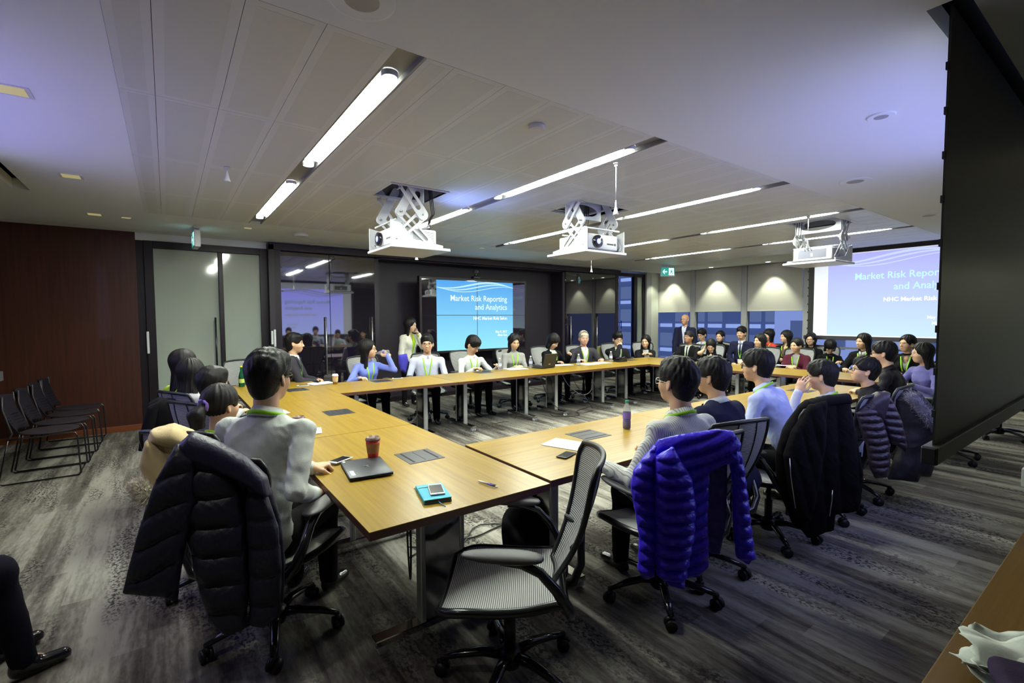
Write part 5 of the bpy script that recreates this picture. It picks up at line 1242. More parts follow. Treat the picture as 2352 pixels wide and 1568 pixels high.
# right row, backs to the camera
seat('R1','man in a striped shirt sitting before the royal blue puffer jacket', atY(1553,878,1.64), 8, 6, 'task chair under the royal blue puffer jacket', near=True, top=dict(m=c_stripe), s=1.06, cpos=(2.24,1.66), hy=-6, hp=3, L=(-.40,.32,.765), Rh='table', lean=10, glasses='metal', wr=1.4, hairvol=1.1)
seat('R2','man in a black suit jacket beside the man in stripes', atY(1634,866,1.80), 2, 12, 'grey mesh task chair showing between the blue jacket and the long black coat', cpos=(2.68,1.74), near=True, top=dict(m=c_white), jacket=dict(m=c_navy,v=.3), hy=-14, lean=16, glasses='thick', lanyard=False)
seat('R3','leaning man in a pale blue shirt with thick dark hair', atY(1737,842,1.88), -6, 6, 'task chair under the long black coat with zips', cpos=(3.50,1.66), near=True, top=dict(m=c_sky), hy=-6, lean=28, glasses='thick', wr=1.3, width=1.15, hairvol=1.15)
seat('R4','man in a white shirt and glasses resting his head on his hand', atY(1886,864,1.70), -8, 0, 'task chair under the dark brown quilted jacket', near=True, top=dict(m=c_pale), hy=-4, hp=-6, lean=22, L='ear', tg={-1:(-.135,.13,-.13)}, poles={-1:(-.2,1,-1.4)}, cpos=(4.30,1.64), Rh='table', glasses='thick', hairvol=.95)
seat('R5','man in a black shirt and glasses looking up towards the video wall', atY(1984,852,1.66), -18, -4, 'task chair under the dark coat with a grey fur hood', near=True, top=dict(m=c_black2), hy=-16, hp=12, lean=18, glasses='thick', lanyard=False, cpos=(4.98,1.64), L='clasp', Rh='clasp')
seat('R6','man in a black leather jacket behind the man looking up', atY(2028,812,1.80), -6, -5, 'pale task chair of the man in the black leather jacket', near=True, top=dict(m=C('leather', (.016,.014,.018), rough=.4, sheen=0)), hy=-6, lean=20, glasses='thick', lanyard=False, wr=1.3)
# a visitor at the lower left corner, only knee and shoe in the picture
k_ = at(38,1300,.50); a_ = R(62)
person('seated person in dark trousers and black shoes cut by the left edge', (k_[0]-math.sin(a_)*.43-.03, k_[1]-math.cos(a_)*.43+.08, 1.24), 62, top=dict(m=c_navy), legs='trousers_navy', lanyard=False, L='lap', Rh='lap', knees=.3)
# ================================================================ coats over the chair backs
def pan(sd, O, ex, ey, poly, T=.03, edge=.08, quilt=None, k=.02, curve=None, w0=0., tail=1.0):
    """a padded cloth panel: polygon in the plane (ex, ey) through O, T thick, quilted along lines"""
    O = vv(*O); ex = vv(*ex); ey = vv(*ey); nz = np.cross(ex, ey); nz /= np.linalg.norm(nz); pl = np.array(poly, float); n = len(pl)
    def f(P):
        d = P-O.astype(F4); a = d@ex.astype(F4); b = d@ey.astype(F4); w_ = d@nz.astype(F4)-w0
        if curve: w_ = w_-curve(a, b)
        q = np.stack([a,b],-1); best = np.full(len(q), 9., F4); ins = np.zeros(len(q), bool)
        for i in range(n):
            u, v = pl[i], pl[(i+1)%n]; e = v-u; h = np.clip(((q-u)@e)/(e@e),0,1); r = q-u-h[:,None]*e; best = np.minimum(best, np.sqrt((r**2).sum(-1)))
            c = (u[1] > q[:,1]) != (v[1] > q[:,1]); xi = u[0]+(q[:,1]-u[1])*(e[0])/(e[1] if abs(e[1]) > 1e-9 else 1e-9); ins ^= c & (q[:,0] < xi)
        d2 = np.where(ins, -best, best); t = T*np.sqrt(np.clip(-d2/edge,0,1)*(2-np.clip(-d2/edge,0,1)))
        if quilt:
            ql = quilt if isinstance(quilt, list) else [quilt]
            for dx, dy, sp, am in ql:
                ph = (a*dx+b*dy)/sp; t = t*(1-am+am*np.abs(np.sin(math.pi*ph+.15*np.sin(a*31)))**.55)
            t = t*(1-.10*np.abs(np.sin(a*70+7*np.sin(b*23))))
        return np.where(d2 < 0, (np.abs(w_)-t-.004)*.75, np.sqrt(best**2+np.maximum(np.abs(w_)-.004,0)**2))
    c3 = np.array([O+ex*p[0]+ey*p[1] for p in pl]); m = T+.05+(.10 if curve else 0)+abs(w0)
    return sd._add(f, c3.min(0)-m, c3.max(0)+m, k, False)
def coat(name, label, P0, hn, mat_, panels, vox=.0085, cat='coat', group=None, extra=None, wr=0):
    """panels are outlines in the picture carried onto the upright plane through P0 facing compass direction hn"""
    P0 = vv(*P0); nrm = vv(math.sin(R(hn)), math.cos(R(hn)), 0); ex = vv(nrm[1], -nrm[0], 0); ey = vv(0,0,1)
    def pp(x, y):
        d = ray(x, y); t = ((P0-vv(0,0,CH))@nrm)/(d@nrm); q = vv(0,0,CH)+d*t-P0; return (q@ex, q@ey)
    root = empty(name, label, cat, tuple(P0*vv(1,1,0)), group=group); objs = []
    for nm, polys, mt in panels:
        sd = SDF()
        for pl in polys: o = dict(pl); px = o.pop('px'); pan(sd, P0, ex, ey, [pp(*p) for p in px], **o)
        if wr: sd.post.append(wrinkle(wr, 16, int(P0[0]*100)%50))
        V, Q = sd.mesh(vox); ob = obj(nm, mesh_np(nm, V-P0*vv(1,1,0), Q, mt or mat_), root); objs.append(ob)
    return root, objs, pp, lambda a, b, w_=0: P0+ex*a+ey*b+np.cross(ex,ey)*w_
def puff(name, c, rough=.42): return mat('puffer_'+name, c, rough, spec=.5, bump=.35, bscale=55, stretch=(1,1,.5), noise=.15, nscale=20)
# navy quilted coat on the nearest chair
i = PEOPLE['L1']; a = R(46); bx, by = PEOPLE['L1_chair'].location[:2]; B0 = (bx-math.sin(a)*.45, by-math.cos(a)*.45, .9)
navy = puff('navy', (.010,.0095,.024), .5)
coat('quilted_coat', 'dark navy quilted winter coat hanging over the nearest occupied chair', B0, 24, navy, [
  ('coat_back', [dict(px=[(425,1008),(470,1000),(520,1022),(580,1065),(625,1125),(645,1190),(655,1290),(652,1385),(600,1398),(560,1330),(480,1290),(415,1200),(395,1090)], T=.036, edge=.10, quilt=(0,1,.13,.65)),
                 dict(px=[(430,1010),(515,1030),(560,1120),(575,1240),(580,1350),(572,1425),(530,1440),(490,1400),(462,1310),(440,1200),(425,1100)], T=.048, edge=.07, quilt=(.10,1,.118,.65), w0=.05)], None),
  ('coat_sleeve', [dict(px=[(430,1005),(470,1040),(468,1130),(450,1215),(437,1290),(430,1352),(385,1340),(312,1332),(335,1240),(355,1170),(385,1085)], T=.045, edge=.07, quilt=(-.42,1,.112,.65), w0=.085)], None),
  ('coat_front', [dict(px=[(570,1072),(620,1130),(645,1200),(652,1290),(650,1395),(615,1425),(582,1420),(578,1290),(575,1180)], T=.034, edge=.05, quilt=(0,1,.12,.65), w0=.04)], None),
  ('coat_collar', [dict(px=[(425,1012),(455,985),(510,1005),(575,1040),(622,1085),(632,1130),(600,1120),(560,1092),(500,1065),(440,1048)], T=.045, edge=.04, w0=.055)], puff('navy_lit', (.016,.014,.045), .45))], wr=.002)  # collar in a lighter navy, light on the coat top put into the colour
# beige coat with pale fur over the next chair
bx, by = PEOPLE['L2_chair'].location[:2]; a = R(45)
beige = cloth('beige', srgb('#d2bd90'), noise=.06)
r_, o_, pp, tp = coat('beige_coat', 'beige coat with a pale fur hem over the second chair', (bx-math.sin(a)*.42, by-math.cos(a)*.42, .9), 12, beige, [
  ('coat_body', [dict(px=[(343,1000),(350,985),(400,972),(440,985),(478,1012),(480,1040),(440,1150),(385,1150),(325,1120),(330,1050)], T=.045, edge=.05, quilt=(1,.2,.13,.25)),
                 dict(px=[(350,985),(405,975),(470,1010),(440,1030),(380,1020),(350,1010)], T=.06, edge=.05, w0=.03)], None),
  ('coat_flap', [dict(px=[(345,1000),(385,1035),(405,1065),(395,1120),(350,1110),(330,1060)], T=.03, edge=.06, w0=.07)], None)], wr=.003)
fur = mat('pale_fur', (.80,.74,.58), .9, sheen=.6, noise=.2, nscale=40)
sd = SDF(); r0 = np.random.RandomState(3)
for (x, y) in ((330,1102),(340,1118),(352,1125),(365,1135),(378,1145),(390,1148),(345,1105),(360,1118),(375,1130)):
    c = tp(*pp(x, y), .085); sd.ell(c, (.040,.040,.036), .02)
sd.post.append(lambda P: .006*np.sin(P[:,0]*210+3*np.sin(P[:,2]*90))*np.sin(P[:,2]*190)+.004*np.sin(P[:,1]*260)); V, Q = sd.mesh(.006); fo = obj('fur_hem', mesh_np('fur_hem', V-np.array(r_.location), Q, fur), r_)
def fur_tufts(name, V, n, ln, mt, parent, off, seed=1, w_=.0016):
    r = np.random.RandomState(seed); c = V.mean(0); P = V[r.randint(0,len(V),n)]; d = (P-c); d /= np.linalg.norm(d,axis=1)[:,None]+1e-9; d = d*.8+r.randn(n,3)*.45; d /= np.linalg.norm(d,axis=1)[:,None]
    s_ = np.cross(d, r.randn(n,3)); s_ /= np.linalg.norm(s_,axis=1)[:,None]; L = (ln*(.5+r.rand(n)))[:,None]
    A = np.stack([P-s_*w_,P+s_*w_,P+d*L+s_*.0003,P+d*L-s_*.0003],1).reshape(-1,3)-off
    o = obj(name, mesh_np(name, A, np.arange(len(A)).reshape(-1,4), mt), parent); o['kind'] = 'stuff'
fur_tufts('fur_tuft', V, 1600, .022, fur, fo, np.array(r_.location))
# black coat over the third / fourth chair
bx, by = PEOPLE['L4_chair'].location[:2]; a = R(60)
coat('black_coat', 'black wool coat over a chair back behind the woman in lime', (bx-math.sin(a)*.50, by-math.cos(a)*.50, .9), 10, c_black, [
  ('coat_body', [dict(px=[(342,925),(365,912),(400,915),(422,935),(425,965),(405,985),(385,1000),(372,1030),(345,1032),(323,1030),(330,980)], T=.07, edge=.09)], None),
  ('coat_sleeve', [dict(px=[(345,930),(372,918),(365,960),(350,1032),(323,1030),(332,975)], T=.045, edge=.05, w0=.06)], None)], wr=.004)
# royal blue puffer jacket
bx, by = PEOPLE['R1_chair'].location[:2]; a = R(6); blue = puff('royal', srgb('#3d27e0'), .34)
B1 = (bx-math.sin(a)*.44, by-math.cos(a)*.44, .9)
r_, o_, pp, tp = coat('puffer_jacket', 'royal blue quilted puffer jacket hanging over a chair back', B1, 30, blue, [
  ('jacket_back', [dict(px=[(1515,1012),(1560,998),(1640,982),(1672,985),(1690,1010),(1688,1060),(1655,1060),(1622,1080),(1618,1180),(1620,1290),(1600,1318),(1560,1328),(1530,1325),(1500,1200),(1490,1080)], T=.050, edge=.09, quilt=(-.36,1,.060,.82), curve=lambda a_,b_: .035*np.cos(a_*6))], None),
  ('jacket_front', [dict(px=[(1492,1040),(1530,1015),(1548,1050),(1570,1085),(1578,1140),(1576,1210),(1560,1290),(1552,1330),(1520,1322),(1494,1300),(1492,1200),(1490,1110)], T=.052, edge=.05, quilt=(.10,1,.056,.85), w0=.075)], None),
  ('jacket_lining', [dict(px=[(1622,1070),(1650,1040),(1672,1020),(1672,1120),(1668,1210),(1655,1275),(1630,1270),(1620,1200)], T=.02, edge=.05, quilt=(.3,1,.065,.7), w0=-.01)], puff('royal_dark', (.035,.022,.22), .4)),
  ('jacket_sleeve', [dict(px=[(1500,1015),(1470,1050),(1450,1078),(1444,1110),(1455,1175),(1464,1230),(1460,1300),(1470,1318),(1495,1318),(1500,1250),(1497,1170),(1497,1100)], T=.048, edge=.045, quilt=(.16,1,.060,.85), w0=.03)], None),
  ('jacket_sleeve', [dict(px=[(1672,988),(1690,1010),(1703,1060),(1712,1130),(1720,1200),(1728,1262),(1732,1278),(1712,1292),(1690,1278),(1682,1200),(1680,1100),(1668,1020)], T=.045, edge=.045, quilt=(.12,1,.060,.85), w0=.01)], None)], vox=.0070)
# long black coat with zips
bx, by = PEOPLE['R3_chair'].location[:2]; a = R(6)
r_, o_, pp, tp = coat('long_coat', 'long black coat with two thin zips hanging over a chair', (bx-math.sin(a)*.42, by-math.cos(a)*.42, .9), 35, c_black, [
  ('coat_body', [dict(px=[(1838,930),(1852,918),(1900,907),(1942,904),(1950,925),(1965,1000),(1978,1085),(1972,1172),(1915,1180),(1910,1215),(1855,1235),(1838,1212),(1822,1205),(1800,1150),(1786,1100),(1783,1040),(1800,985),(1822,950)], T=.042, edge=.035, quilt=(1,.10,.115,.42))], None),
  ('coat_sleeve', [dict(px=[(1848,926),(1885,915),(1882,1010),(1868,1100),(1848,1190),(1818,1180),(1800,1120),(1790,1040),(1808,985)], T=.04, edge=.04, w0=.05, quilt=(1,.3,.09,.3))], None),
  ('coat_collar', [dict(px=[(1850,920),(1900,905),(1944,903),(1950,925),(1900,930),(1852,940)], T=.035, edge=.03, w0=.02)], None)], wr=.003, vox=.0085)
for zs in (((1785,1038),(1787,1075),(1792,1110),(1798,1148)),((1879,1108),(1878,1130),(1875,1150),(1873,1165))):
    m = MB(); m.tube([tuple(tp(*pp(*z), .135)-np.array(r_.location)) for z in zs], .0028, 5); m.build('zip', M['steel'], r_)
# brown quilted jacket, dark coat with fur hood
bx, by = PEOPLE['R4_chair'].location[:2]; brown = puff('brown', (.028,.018,.030), .42)
coat('quilted_jacket', 'dark brown quilted down jacket over a chair, second from the black screen', (bx, by-.50, .9), 44, brown, [
  ('jacket_front', [dict(px=[(1958,945),(1985,925),(2005,935),(2022,965),(2035,1010),(2037,1060),(2030,1092),(2005,1095),(1992,1070),(1985,1020),(1970,980)], T=.055, edge=.08, quilt=(-.12,1,.055,.6), w0=.03)], None),
  ('jacket_sleeve', [dict(px=[(2010,905),(2035,900),(2052,925),(2070,965),(2082,1020),(2080,1038),(2058,1020),(2045,1020),(2028,980),(2012,935)], T=.045, edge=.06, quilt=(.05,1,.055,.6))], None),
  ('jacket_hood', [dict(px=[(1972,940),(1990,915),(2015,900),(2042,899),(2036,935),(2024,970),(1995,955)], T=.06, edge=.05, w0=.0)], None)])
bx, by = PEOPLE['R5_chair'].location[:2]
r_, o_, pp, tp = coat('hooded_coat', 'dark winter coat with a grey fur trimmed hood beside the black screen', (bx, by-.50, .9), 48, puff('black', (.018,.015,.022), .5), [
  ('coat_body', [dict(px=[(2050,915),(2075,895),(2110,900),(2138,930),(2145,990),(2143,1060),(2135,1095),(2110,1092),(2105,1105),(2050,1100),(2040,1100),(2060,1040),(2070,980)], T=.075, edge=.10)], None)], wr=.006)
gf = mat('grey_fur', (.16,.14,.17), .9, sheen=.6, noise=.3, nscale=40); sd = SDF()
for (x, y) in ((2078,908),(2088,918),(2098,930),(2107,942),(2116,955),(2126,965),(2136,972)): sd.ell(tp(*pp(x, y), .09), (.042,.042,.040), .03)
V, Q = sd.mesh(.009); fo = obj('fur_trim', mesh_np('fur_trim', V-np.array(r_.location), Q, gf), r_); fur_tufts('fur_tuft', V, 1500, .032, gf, fo, np.array(r_.location), 4, .0022)
# small things on the far chairs
coat('violet_cloth', 'violet blue scarf over the chair of the man in pale blue', atY(924,835,7.33), 180, cloth('violet', (.06,.05,.45)), [
  ('cloth_body', [dict(px=[(915,815),(934,812),(938,830),(932,858),(920,850),(916,835)], T=.04, edge=.04)], None)], cat='scarf', vox=.010)
coat('folded_coat', 'black coat on the chair back behind the grey turtleneck', atY(1140,818,7.36), 180, c_black, [
  ('coat_body', [dict(px=[(1133,802),(1152,799),(1158,820),(1155,855),(1136,855),(1131,830)], T=.05, edge=.05)], None)], vox=.011)
coat('olive_coat', 'olive lined coat between the grey-haired man and his neighbour', atY(1384,805,7.36), 180, cloth('olive2', (.16,.15,.06)), [
  ('coat_body', [dict(px=[(1372,796),(1392,789),(1399,800),(1390,815),(1380,850),(1366,850),(1370,815)], T=.05, edge=.04)], None)], vox=.011)
chair(7.0, 1.42, -5, 'empty task chair seen only below the black screen, nearer one'); chair(8.75, 1.25, -5, 'task chair with a cream coat seen below the black screen')
coat('cream_coat', 'cream coat hanging low on a chair beyond the black screen', (8.75,1.0,.8), 62, cloth('cream', srgb('#c8c2a0')), [
  ('coat_body', [dict(px=[(2245,880),(2325,860),(2318,940),(2310,958),(2300,945),(2295,980),(2270,985),(2262,990),(2248,985),(2240,950)], T=.05, edge=.06)], None)], vox=.012, wr=.004)
# ================================================================ small things on and under the tables
TZ = .7425
def item(name, label, cat, x, y, rz=0, z=TZ, group=None): return empty(name, label, cat, (x,y,z), rz, group)
# closed laptop, phones, notebook, pen on the nearest table
t = item('laptop', 'closed black laptop on the nearest table', 'laptop', .885, 2.635, R(-8))
m = MB(); m.box((-.115,-.165,.004),(.115,.165,.013),.004,seg=2); m.build('base', M['black_plastic'], t)
m = MB(); m.box((-.115,-.165,.0135),(.115,.165,.021),.004,seg=2); l = m.build('lid', mat('laptop_lid', (.055,.058,.070), .38, .3), t)
m = MB(); m.tube([(.016*math.cos(q*.524),.016*math.sin(q*.524),.0213) for q in range(12)], .0012, 4, closed=True); m.box((-.009,-.003,.021),(-.002,.003,.0216)); m.box((.002,-.003,.021),(.009,.003,.0216)); m.build('logo_ring', M['chrome'], l)
m = MB(); m.box((-.098,-.13,.021),(-.078,-.05,.0216)); m.build('sticker', M['paper'], l)
m = MB(); m.box((-.105,.13,.021),(-.092,.155,.0216)); m.build('sticker', M['paper'], l)
def phone(x, y, rz, label, body, z=TZ):
    t = item('phone', label, 'phone', x, y, rz, z)
    m = MB(); m.box((-.035,-.07,0),(.035,.07,.008),.003,seg=2); m.build('phone_body', body, t)
    m = MB(); m.box((-.031,-.054,.0078),(.031,.054,.0084)); s_ = m.build('screen', M['black_gloss'], t)
    m = MB(); m.tube([(0,-.062,.0075),(0,-.062,.0085)],.005,10); m.build('home_button', M['white_plastic'] if body is M['white_plastic'] else M['black_plastic'], t); return t
phone(*at(782,1060,TZ)[:2], R(-60), 'dark phone with a white edge under the hand of the man in ivory', M['steel'], TZ+.008)
t = item('notebook', 'turquoise notebook under a white phone on the nearest table', 'notebook', 1.02, 2.065, R(-14))
m = MB(); m.box((-.065,-.105,0),(.065,.105,.003),.001); m.box((-.065,-.105,.015),(.065,.105,.018),.001); m.box((-.067,-.105,0),(-.062,.105,.018),.001); m.build('cover', mat('teal_cover', srgb('#38a8c4'), .5), t)
m = MB(); m.box((-.062,-.102,.003),(.063,.102,.015)); m.build('page_block', mat('marbled_pages', (.10,.07,.05), .7, noise=.8, nscale=60), t)
m = MB(); m.tube([(-.06,.06,.0195),(.0,.062,.0195),(.045,.066,.0195),(.055,.10,.010),(-.02,.135,.003),(-.075,.11,.004),(-.068,.06,.010)], .0016, 5, closed=True); m.build('elastic_band', mat('teal_band', (.20,.36,.38), .6), t)
m = MB(); m.tube([(.0,-.10,.010),(.005,-.125,.003),(.015,-.15,.002),(.022,-.165,-.004)], .003, 4, flat=.3); m.build('ribbon', mat('blue_ribbon', (.06,.22,.55), .6), t)
phone(1.035, 2.065, R(-20), 'white phone lying on the turquoise notebook', M['white_plastic'], TZ+.0185)
t = item('pen', 'white and violet ballpoint pen on the nearest table', 'pen', 1.305, 2.02, R(12))
m = MB(); m.tube([(0,.072,.006),(0,.055,.006),(0,.0,.006)], [.003,.0052,.0052], 10); m.build('upper_barrel', M['white_plastic'], t)
m = MB(); m.tube([(0,.0,.006),(0,-.045,.006)], .0052, 10); m.build('grip', mat('violet_plastic', (.12,.08,.45), .4), t)
m = MB(); m.tube([(0,-.045,.006),(0,-.066,.006),(0,-.074,.006)], [.005,.0035,.001], 10); m.box((.0045,-.055,.008),(.007,-.01,.0115)); m.build('tip_and_clip', M['chrome'], t)
phone(1.98, 2.165, R(-70), 'black phone on the table behind the empty mesh chair', M['black_plastic'])
red = mat('cup_red', srgb('#c8301c'), .5, noise=.35, nscale=45); kraft = mat('kraft_sleeve', srgb('#a87848'), .8, noise=.1, nscale=60)
def red_cup(x, y, label):
    t = item('coffee_cup', label, 'cup', x, y, group='red paper coffee cups')
    m = MB(); m.lathe([(.029,0),(.031,.02),(.042,.125)],24); m.build('cup_body', red, t)
    m = MB(); m.lathe([(.0345,.045),(.0412,.105)],24,cap=False); m.build('cup_sleeve', kraft, t)
    m = MB(); m.lathe([(.043,.122),(.045,.124),(.045,.130),(.041,.133),(.040,.140),(.037,.141),(.036,.136),(.0,.136)],24); m.tube([(.018,0,.136),(.018,0,.139)],.005,8); m.build('cup_lid', mat('lid_brown', (.14,.08,.07), .3), t)
red_cup(.985, 2.80, 'red paper coffee cup with kraft sleeve beside the closed laptop'); red_cup(.76, 3.72, 'red paper coffee cup further away, next to the man in ivory')
def sheet(x, y, rz, w_, h_, label, n=1, z=TZ):
    t = item('paper_sheet', label, 'paper', x, y, rz, z)
    for i in range(n):
        m = MB(); q = R(6*i); m.prism([(math.cos(q)*a-math.sin(q)*b, math.sin(q)*a+math.cos(q)*b) for a, b in ((-w_/2,-h_/2),(w_/2,-h_/2),(w_/2,h_/2),(-w_/2,h_/2))], .0008*i+.0004, .0008*i+.0012); m.build('sheet', M['paper'], t)
def sheet_px(x, y, *a, **k): p = at(x, y, TZ); sheet(p.x, p.y, *a, **k)
sheet(.86, 3.80, R(-12), .15, .20, 'white paper sheet beside the farther red cup'); sheet(.72, 4.22, R(15), .15, .20, 'white paper sheet in front of the woman with the ponytail'); sheet(.80, 4.75, R(5), .15, .2, 'white paper sheet in front of the short-haired person')
sheet(2.16, 2.36, R(20), .21, .28, 'white paper sheet by the elbow of the man in stripes'); sheet(3.25, 2.3, R(10), .15, .2, 'white paper sheet before the man in the black suit jacket')
def bottle(x, y, label, liquid=None, cap_='white', h=.20, green=False):
    t = item('water_bottle', label, 'bottle', x, y, group=None)
    k = h/.20; body = M['clear'] if not green else mat('green_glass', (.03,.30,.10), .08, trans=.85, ior=1.3)
    prof = [(.026,0),(.031,.006),(.031,.05),(.028,.06),(.031,.07),(.031,.12),(.027,.145),(.014,.172),(.011,.182),(.011,.19)] if not green else [(.030,0),(.034,.006),(.034,.12),(.028,.15),(.014,.20),(.012,.245),(.013,.25)]
    m = MB(); m.lathe([(r_, z*(k if not green else 1)) for r_, z in prof], 20); m.build('bottle_body', body, t)
    m = MB(); c0 = .186*k if not green else .245; m.lathe([(.0135,c0),(.0145,c0+.002),(.014,c0+.017),(.010,c0+.019)],16); m.build('bottle_cap', {'white': M['white_plastic'], 'green': mat('cap_green', srgb('#1e8a5c'), .4), 'yellow': mat('cap_yellow', srgb('#d8d020'), .4)}[cap_], t)
    m = MB(); lz = (.075*k,.118*k) if not green else (.05,.10); m.lathe([((.0316 if not green else .0345),lz[0]),((.0316 if not green else .0345),lz[1])],20,cap=False); m.build('bottle_label', liquid and mat('label_violet', (.22,.16,.55), .5) or (mat('label_green', (.45,.55,.12), .5) if green else mat('label_pale', (.45,.5,.72), .5)), t)
    if liquid: m = MB(); m.lathe([(.0285,.004),(.0285,.105*k)],18); m.build('drink', mat('violet_drink', (.10,.05,.42), .15), t)
    return t
bottle(2.84, 2.42, 'half-full violet drink bottle with a green cap on the right table', True, 'green', .215)
bottle(.74, 6.85, 'tall green glass bottle with a yellow cap at the end of the left tables', None, 'yellow', green=True)
for (x, y, l) in ((1148,851,'clear water bottle between the man in white and the woman in grey'),(1219,845,'clear water bottle left of the open laptop'),(1329,839,'clear water bottle in front of the grey-haired man'),(1403,831,'clear water bottle in front of the man with his hand at his mouth')):
    p = at(x, y, TZ); bottle(p.x, min(p.y,6.42), l)
# tilted bottle in the drinking woman's hand
i = PEOPLE['F1']; Hw = i['root'].matrix_basis @ Vector(i['H']+i['Hm']@vv(0,.105,-.062)); Ww = i['root'].matrix_basis @ Vector(i['A'][-1][2])
t = empty('held_bottle', 'clear water bottle tipped to the lips of the woman in blue', 'bottle', tuple(Hw)); d = Vector((Ww.x-Hw.x, Ww.y-Hw.y, .02)).normalized()
t.rotation_euler = (-d).to_track_quat('Z','Y').to_euler(); t.location = Hw+d*.195
m = MB(); m.lathe([(.026,0),(.031,.006),(.031,.05),(.028,.06),(.031,.07),(.031,.12),(.027,.145),(.014,.172),(.011,.182),(.011,.195)],20); m.build('bottle_body', M['clear'], t)
m = MB(); m.lathe([(.0316,.06),(.0316,.10)],20,cap=False); m.build('bottle_label', mat('label_violet2', (.12,.14,.35), .5), t)
# microphone of the standing woman
i = PEOPLE['F2']; Wm = i['root'].matrix_basis @ Vector(i['A'][-1][2]); Hm_ = i['root'].matrix_basis @ Vector(i['H']+i['Hm']@vv(0,.13,-.08)); t = empty('microphone', 'handheld black microphone with a grey ball head held by the standing woman', 'microphone', tuple(Wm+Vector((0,-.03,-.04))))
d = (Hm_-t.location).normalized(); t.rotation_euler = d.to_track_quat('Z','Y').to_euler()
m = MB(); m.lathe([(.011,-.05),(.012,0),(.017,.12)],14); m.build('handle', M['black_plastic'], t); m = MB(); m.sphere((0,0,.142),.026); m.build('ball_head', mat('mic_grey', (.25,.25,.27), .4, .6), t)
# things on the far tables
def cup_white(x, y):
    t = item('takeaway_cup', 'white-lidded kraft coffee cup beside the open notebook', 'cup', x, y)
    m = MB(); m.lathe([(.029,0),(.039,.10)],20); m.build('cup_body', kraft, t); m = MB(); m.lathe([(.032,.03),(.0385,.078)],20,cap=False); m.build('cup_sleeve', mat('sleeve_cream', (.50,.42,.22), .7), t)
    m = MB(); m.lathe([(.041,.10),(.042,.11),(.036,.115),(.035,.128),(.030,.13)],20); m.build('cup_lid', M['white_plastic'], t)
cup_white(1.76, 6.38)
t = item('open_notebook', 'open white notebook in front of the man in the charcoal suit', 'notebook', 1.62, 6.52, R(10))
for s in (-1,1):
    m = MB(); m.prism([(0,0),(s*.05,.012),(s*.14,.008),(s*.145,.002),(s*.14,0)], -.10,.10,'y'); m.build('page_block', M['paper'], t)
m = MB(); m.box((-.15,-.105,-.001),(.15,.105,.001)); m.build('cover', M['black_plastic'], t)
phone(1.38, 6.45, R(60), 'small phone beside the open white notebook', M['white_plastic'])
def px_phone(x, y, l, b): p = at(x, y, TZ); phone(p.x, min(p.y,6.4), R(70), l, b)
px_phone(890, 863, 'white phone in front of the woman in blue', M['white_plastic']); px_phone(1112, 851, 'phone under the fingers of the man in white', M['black_plastic'])
t = item('laptop', 'open black laptop seen from behind its lid on the far table', 'laptop', *at(1244,843,TZ)[:2], R(12)); t.location.y = 6.12
m = MB(); m.box((-.17,0,0),(.17,.24,.018),.004); m.build('base', M['black_plastic'], t)
m = MB(); m.box((-.17,-.006,.0),(.17,.006,.235),.003,M=Matrix.Translation((0,0,.016))@Matrix.Rotation(R(14),4,'X')); l_ = m.build('lid', M['black_plastic'], t)
m = MB(); m.box((-.03,-.0075,.05),(.02,-.006,.062),M=Matrix.Translation((0,0,.016))@Matrix.Rotation(R(14),4,'X')); m.build('lid_mark', M['steel'], l_)
for (x, y, rz, w_, h_, l, n) in ((1185,847,80,.26,.34,'papers under the hands of the woman in the turtleneck',3),(1292,838,70,.24,.34,'papers beside the woman with the black bob',2),(1350,836,85,.3,.3,'papers in front of the grey-haired man',3),(1383,833,80,.26,.3,'papers at the right hand side of the grey-haired man',2),
    (1597,824,10,.2,.28,'papers in front of the bearded man',1),(1640,828,20,.2,.3,'papers in front of the woman with the raised hand',1),(1805,839,10,.2,.3,'papers under the hands of the woman in burgundy',2),(1965,846,15,.2,.28,'paper in front of the woman in the black jacket',1)):
    sheet_px(x, y, R(rz), w_, h_, l, n)
t = item('conference_phone', 'black conference phone in front of the man with his hand at his mouth', 'phone', *at(1424,830,TZ)[:2], R(-10))
m = MB(); m.prism([(-.11,0),(.10,0),(.11,.02),(.09,.075),(.05,.08),(-.10,.012)], -.09,.09,'y',.004); m.build('base', M['black_gloss'], t)
m = MB(); m.tube([(-.02,-.07,.055),(0,-.07,.075),(.06,-.07,.09)],.012,8); m.box((-.03,-.03,.058),(.04,.07,.07),M=Matrix.Rotation(R(-20),4,'Y')); m.build('handset', M['black_plastic'], t)
t = item('red_pen', 'red pen in the hand of the woman writing in black', 'pen', *at(1962,848,TZ)[:2], R(40), .749)
m = MB(); m.tube([(-.05,0,0),(.05,0,0)], .006, 8); m.build('barrel', mat('pen_red', (.6,.03,.03), .4), t); m = MB(); m.tube([(-.05,0,0),(-.06,0,0)], [.005,.001], 8); m.build('tip', M['steel'], t)
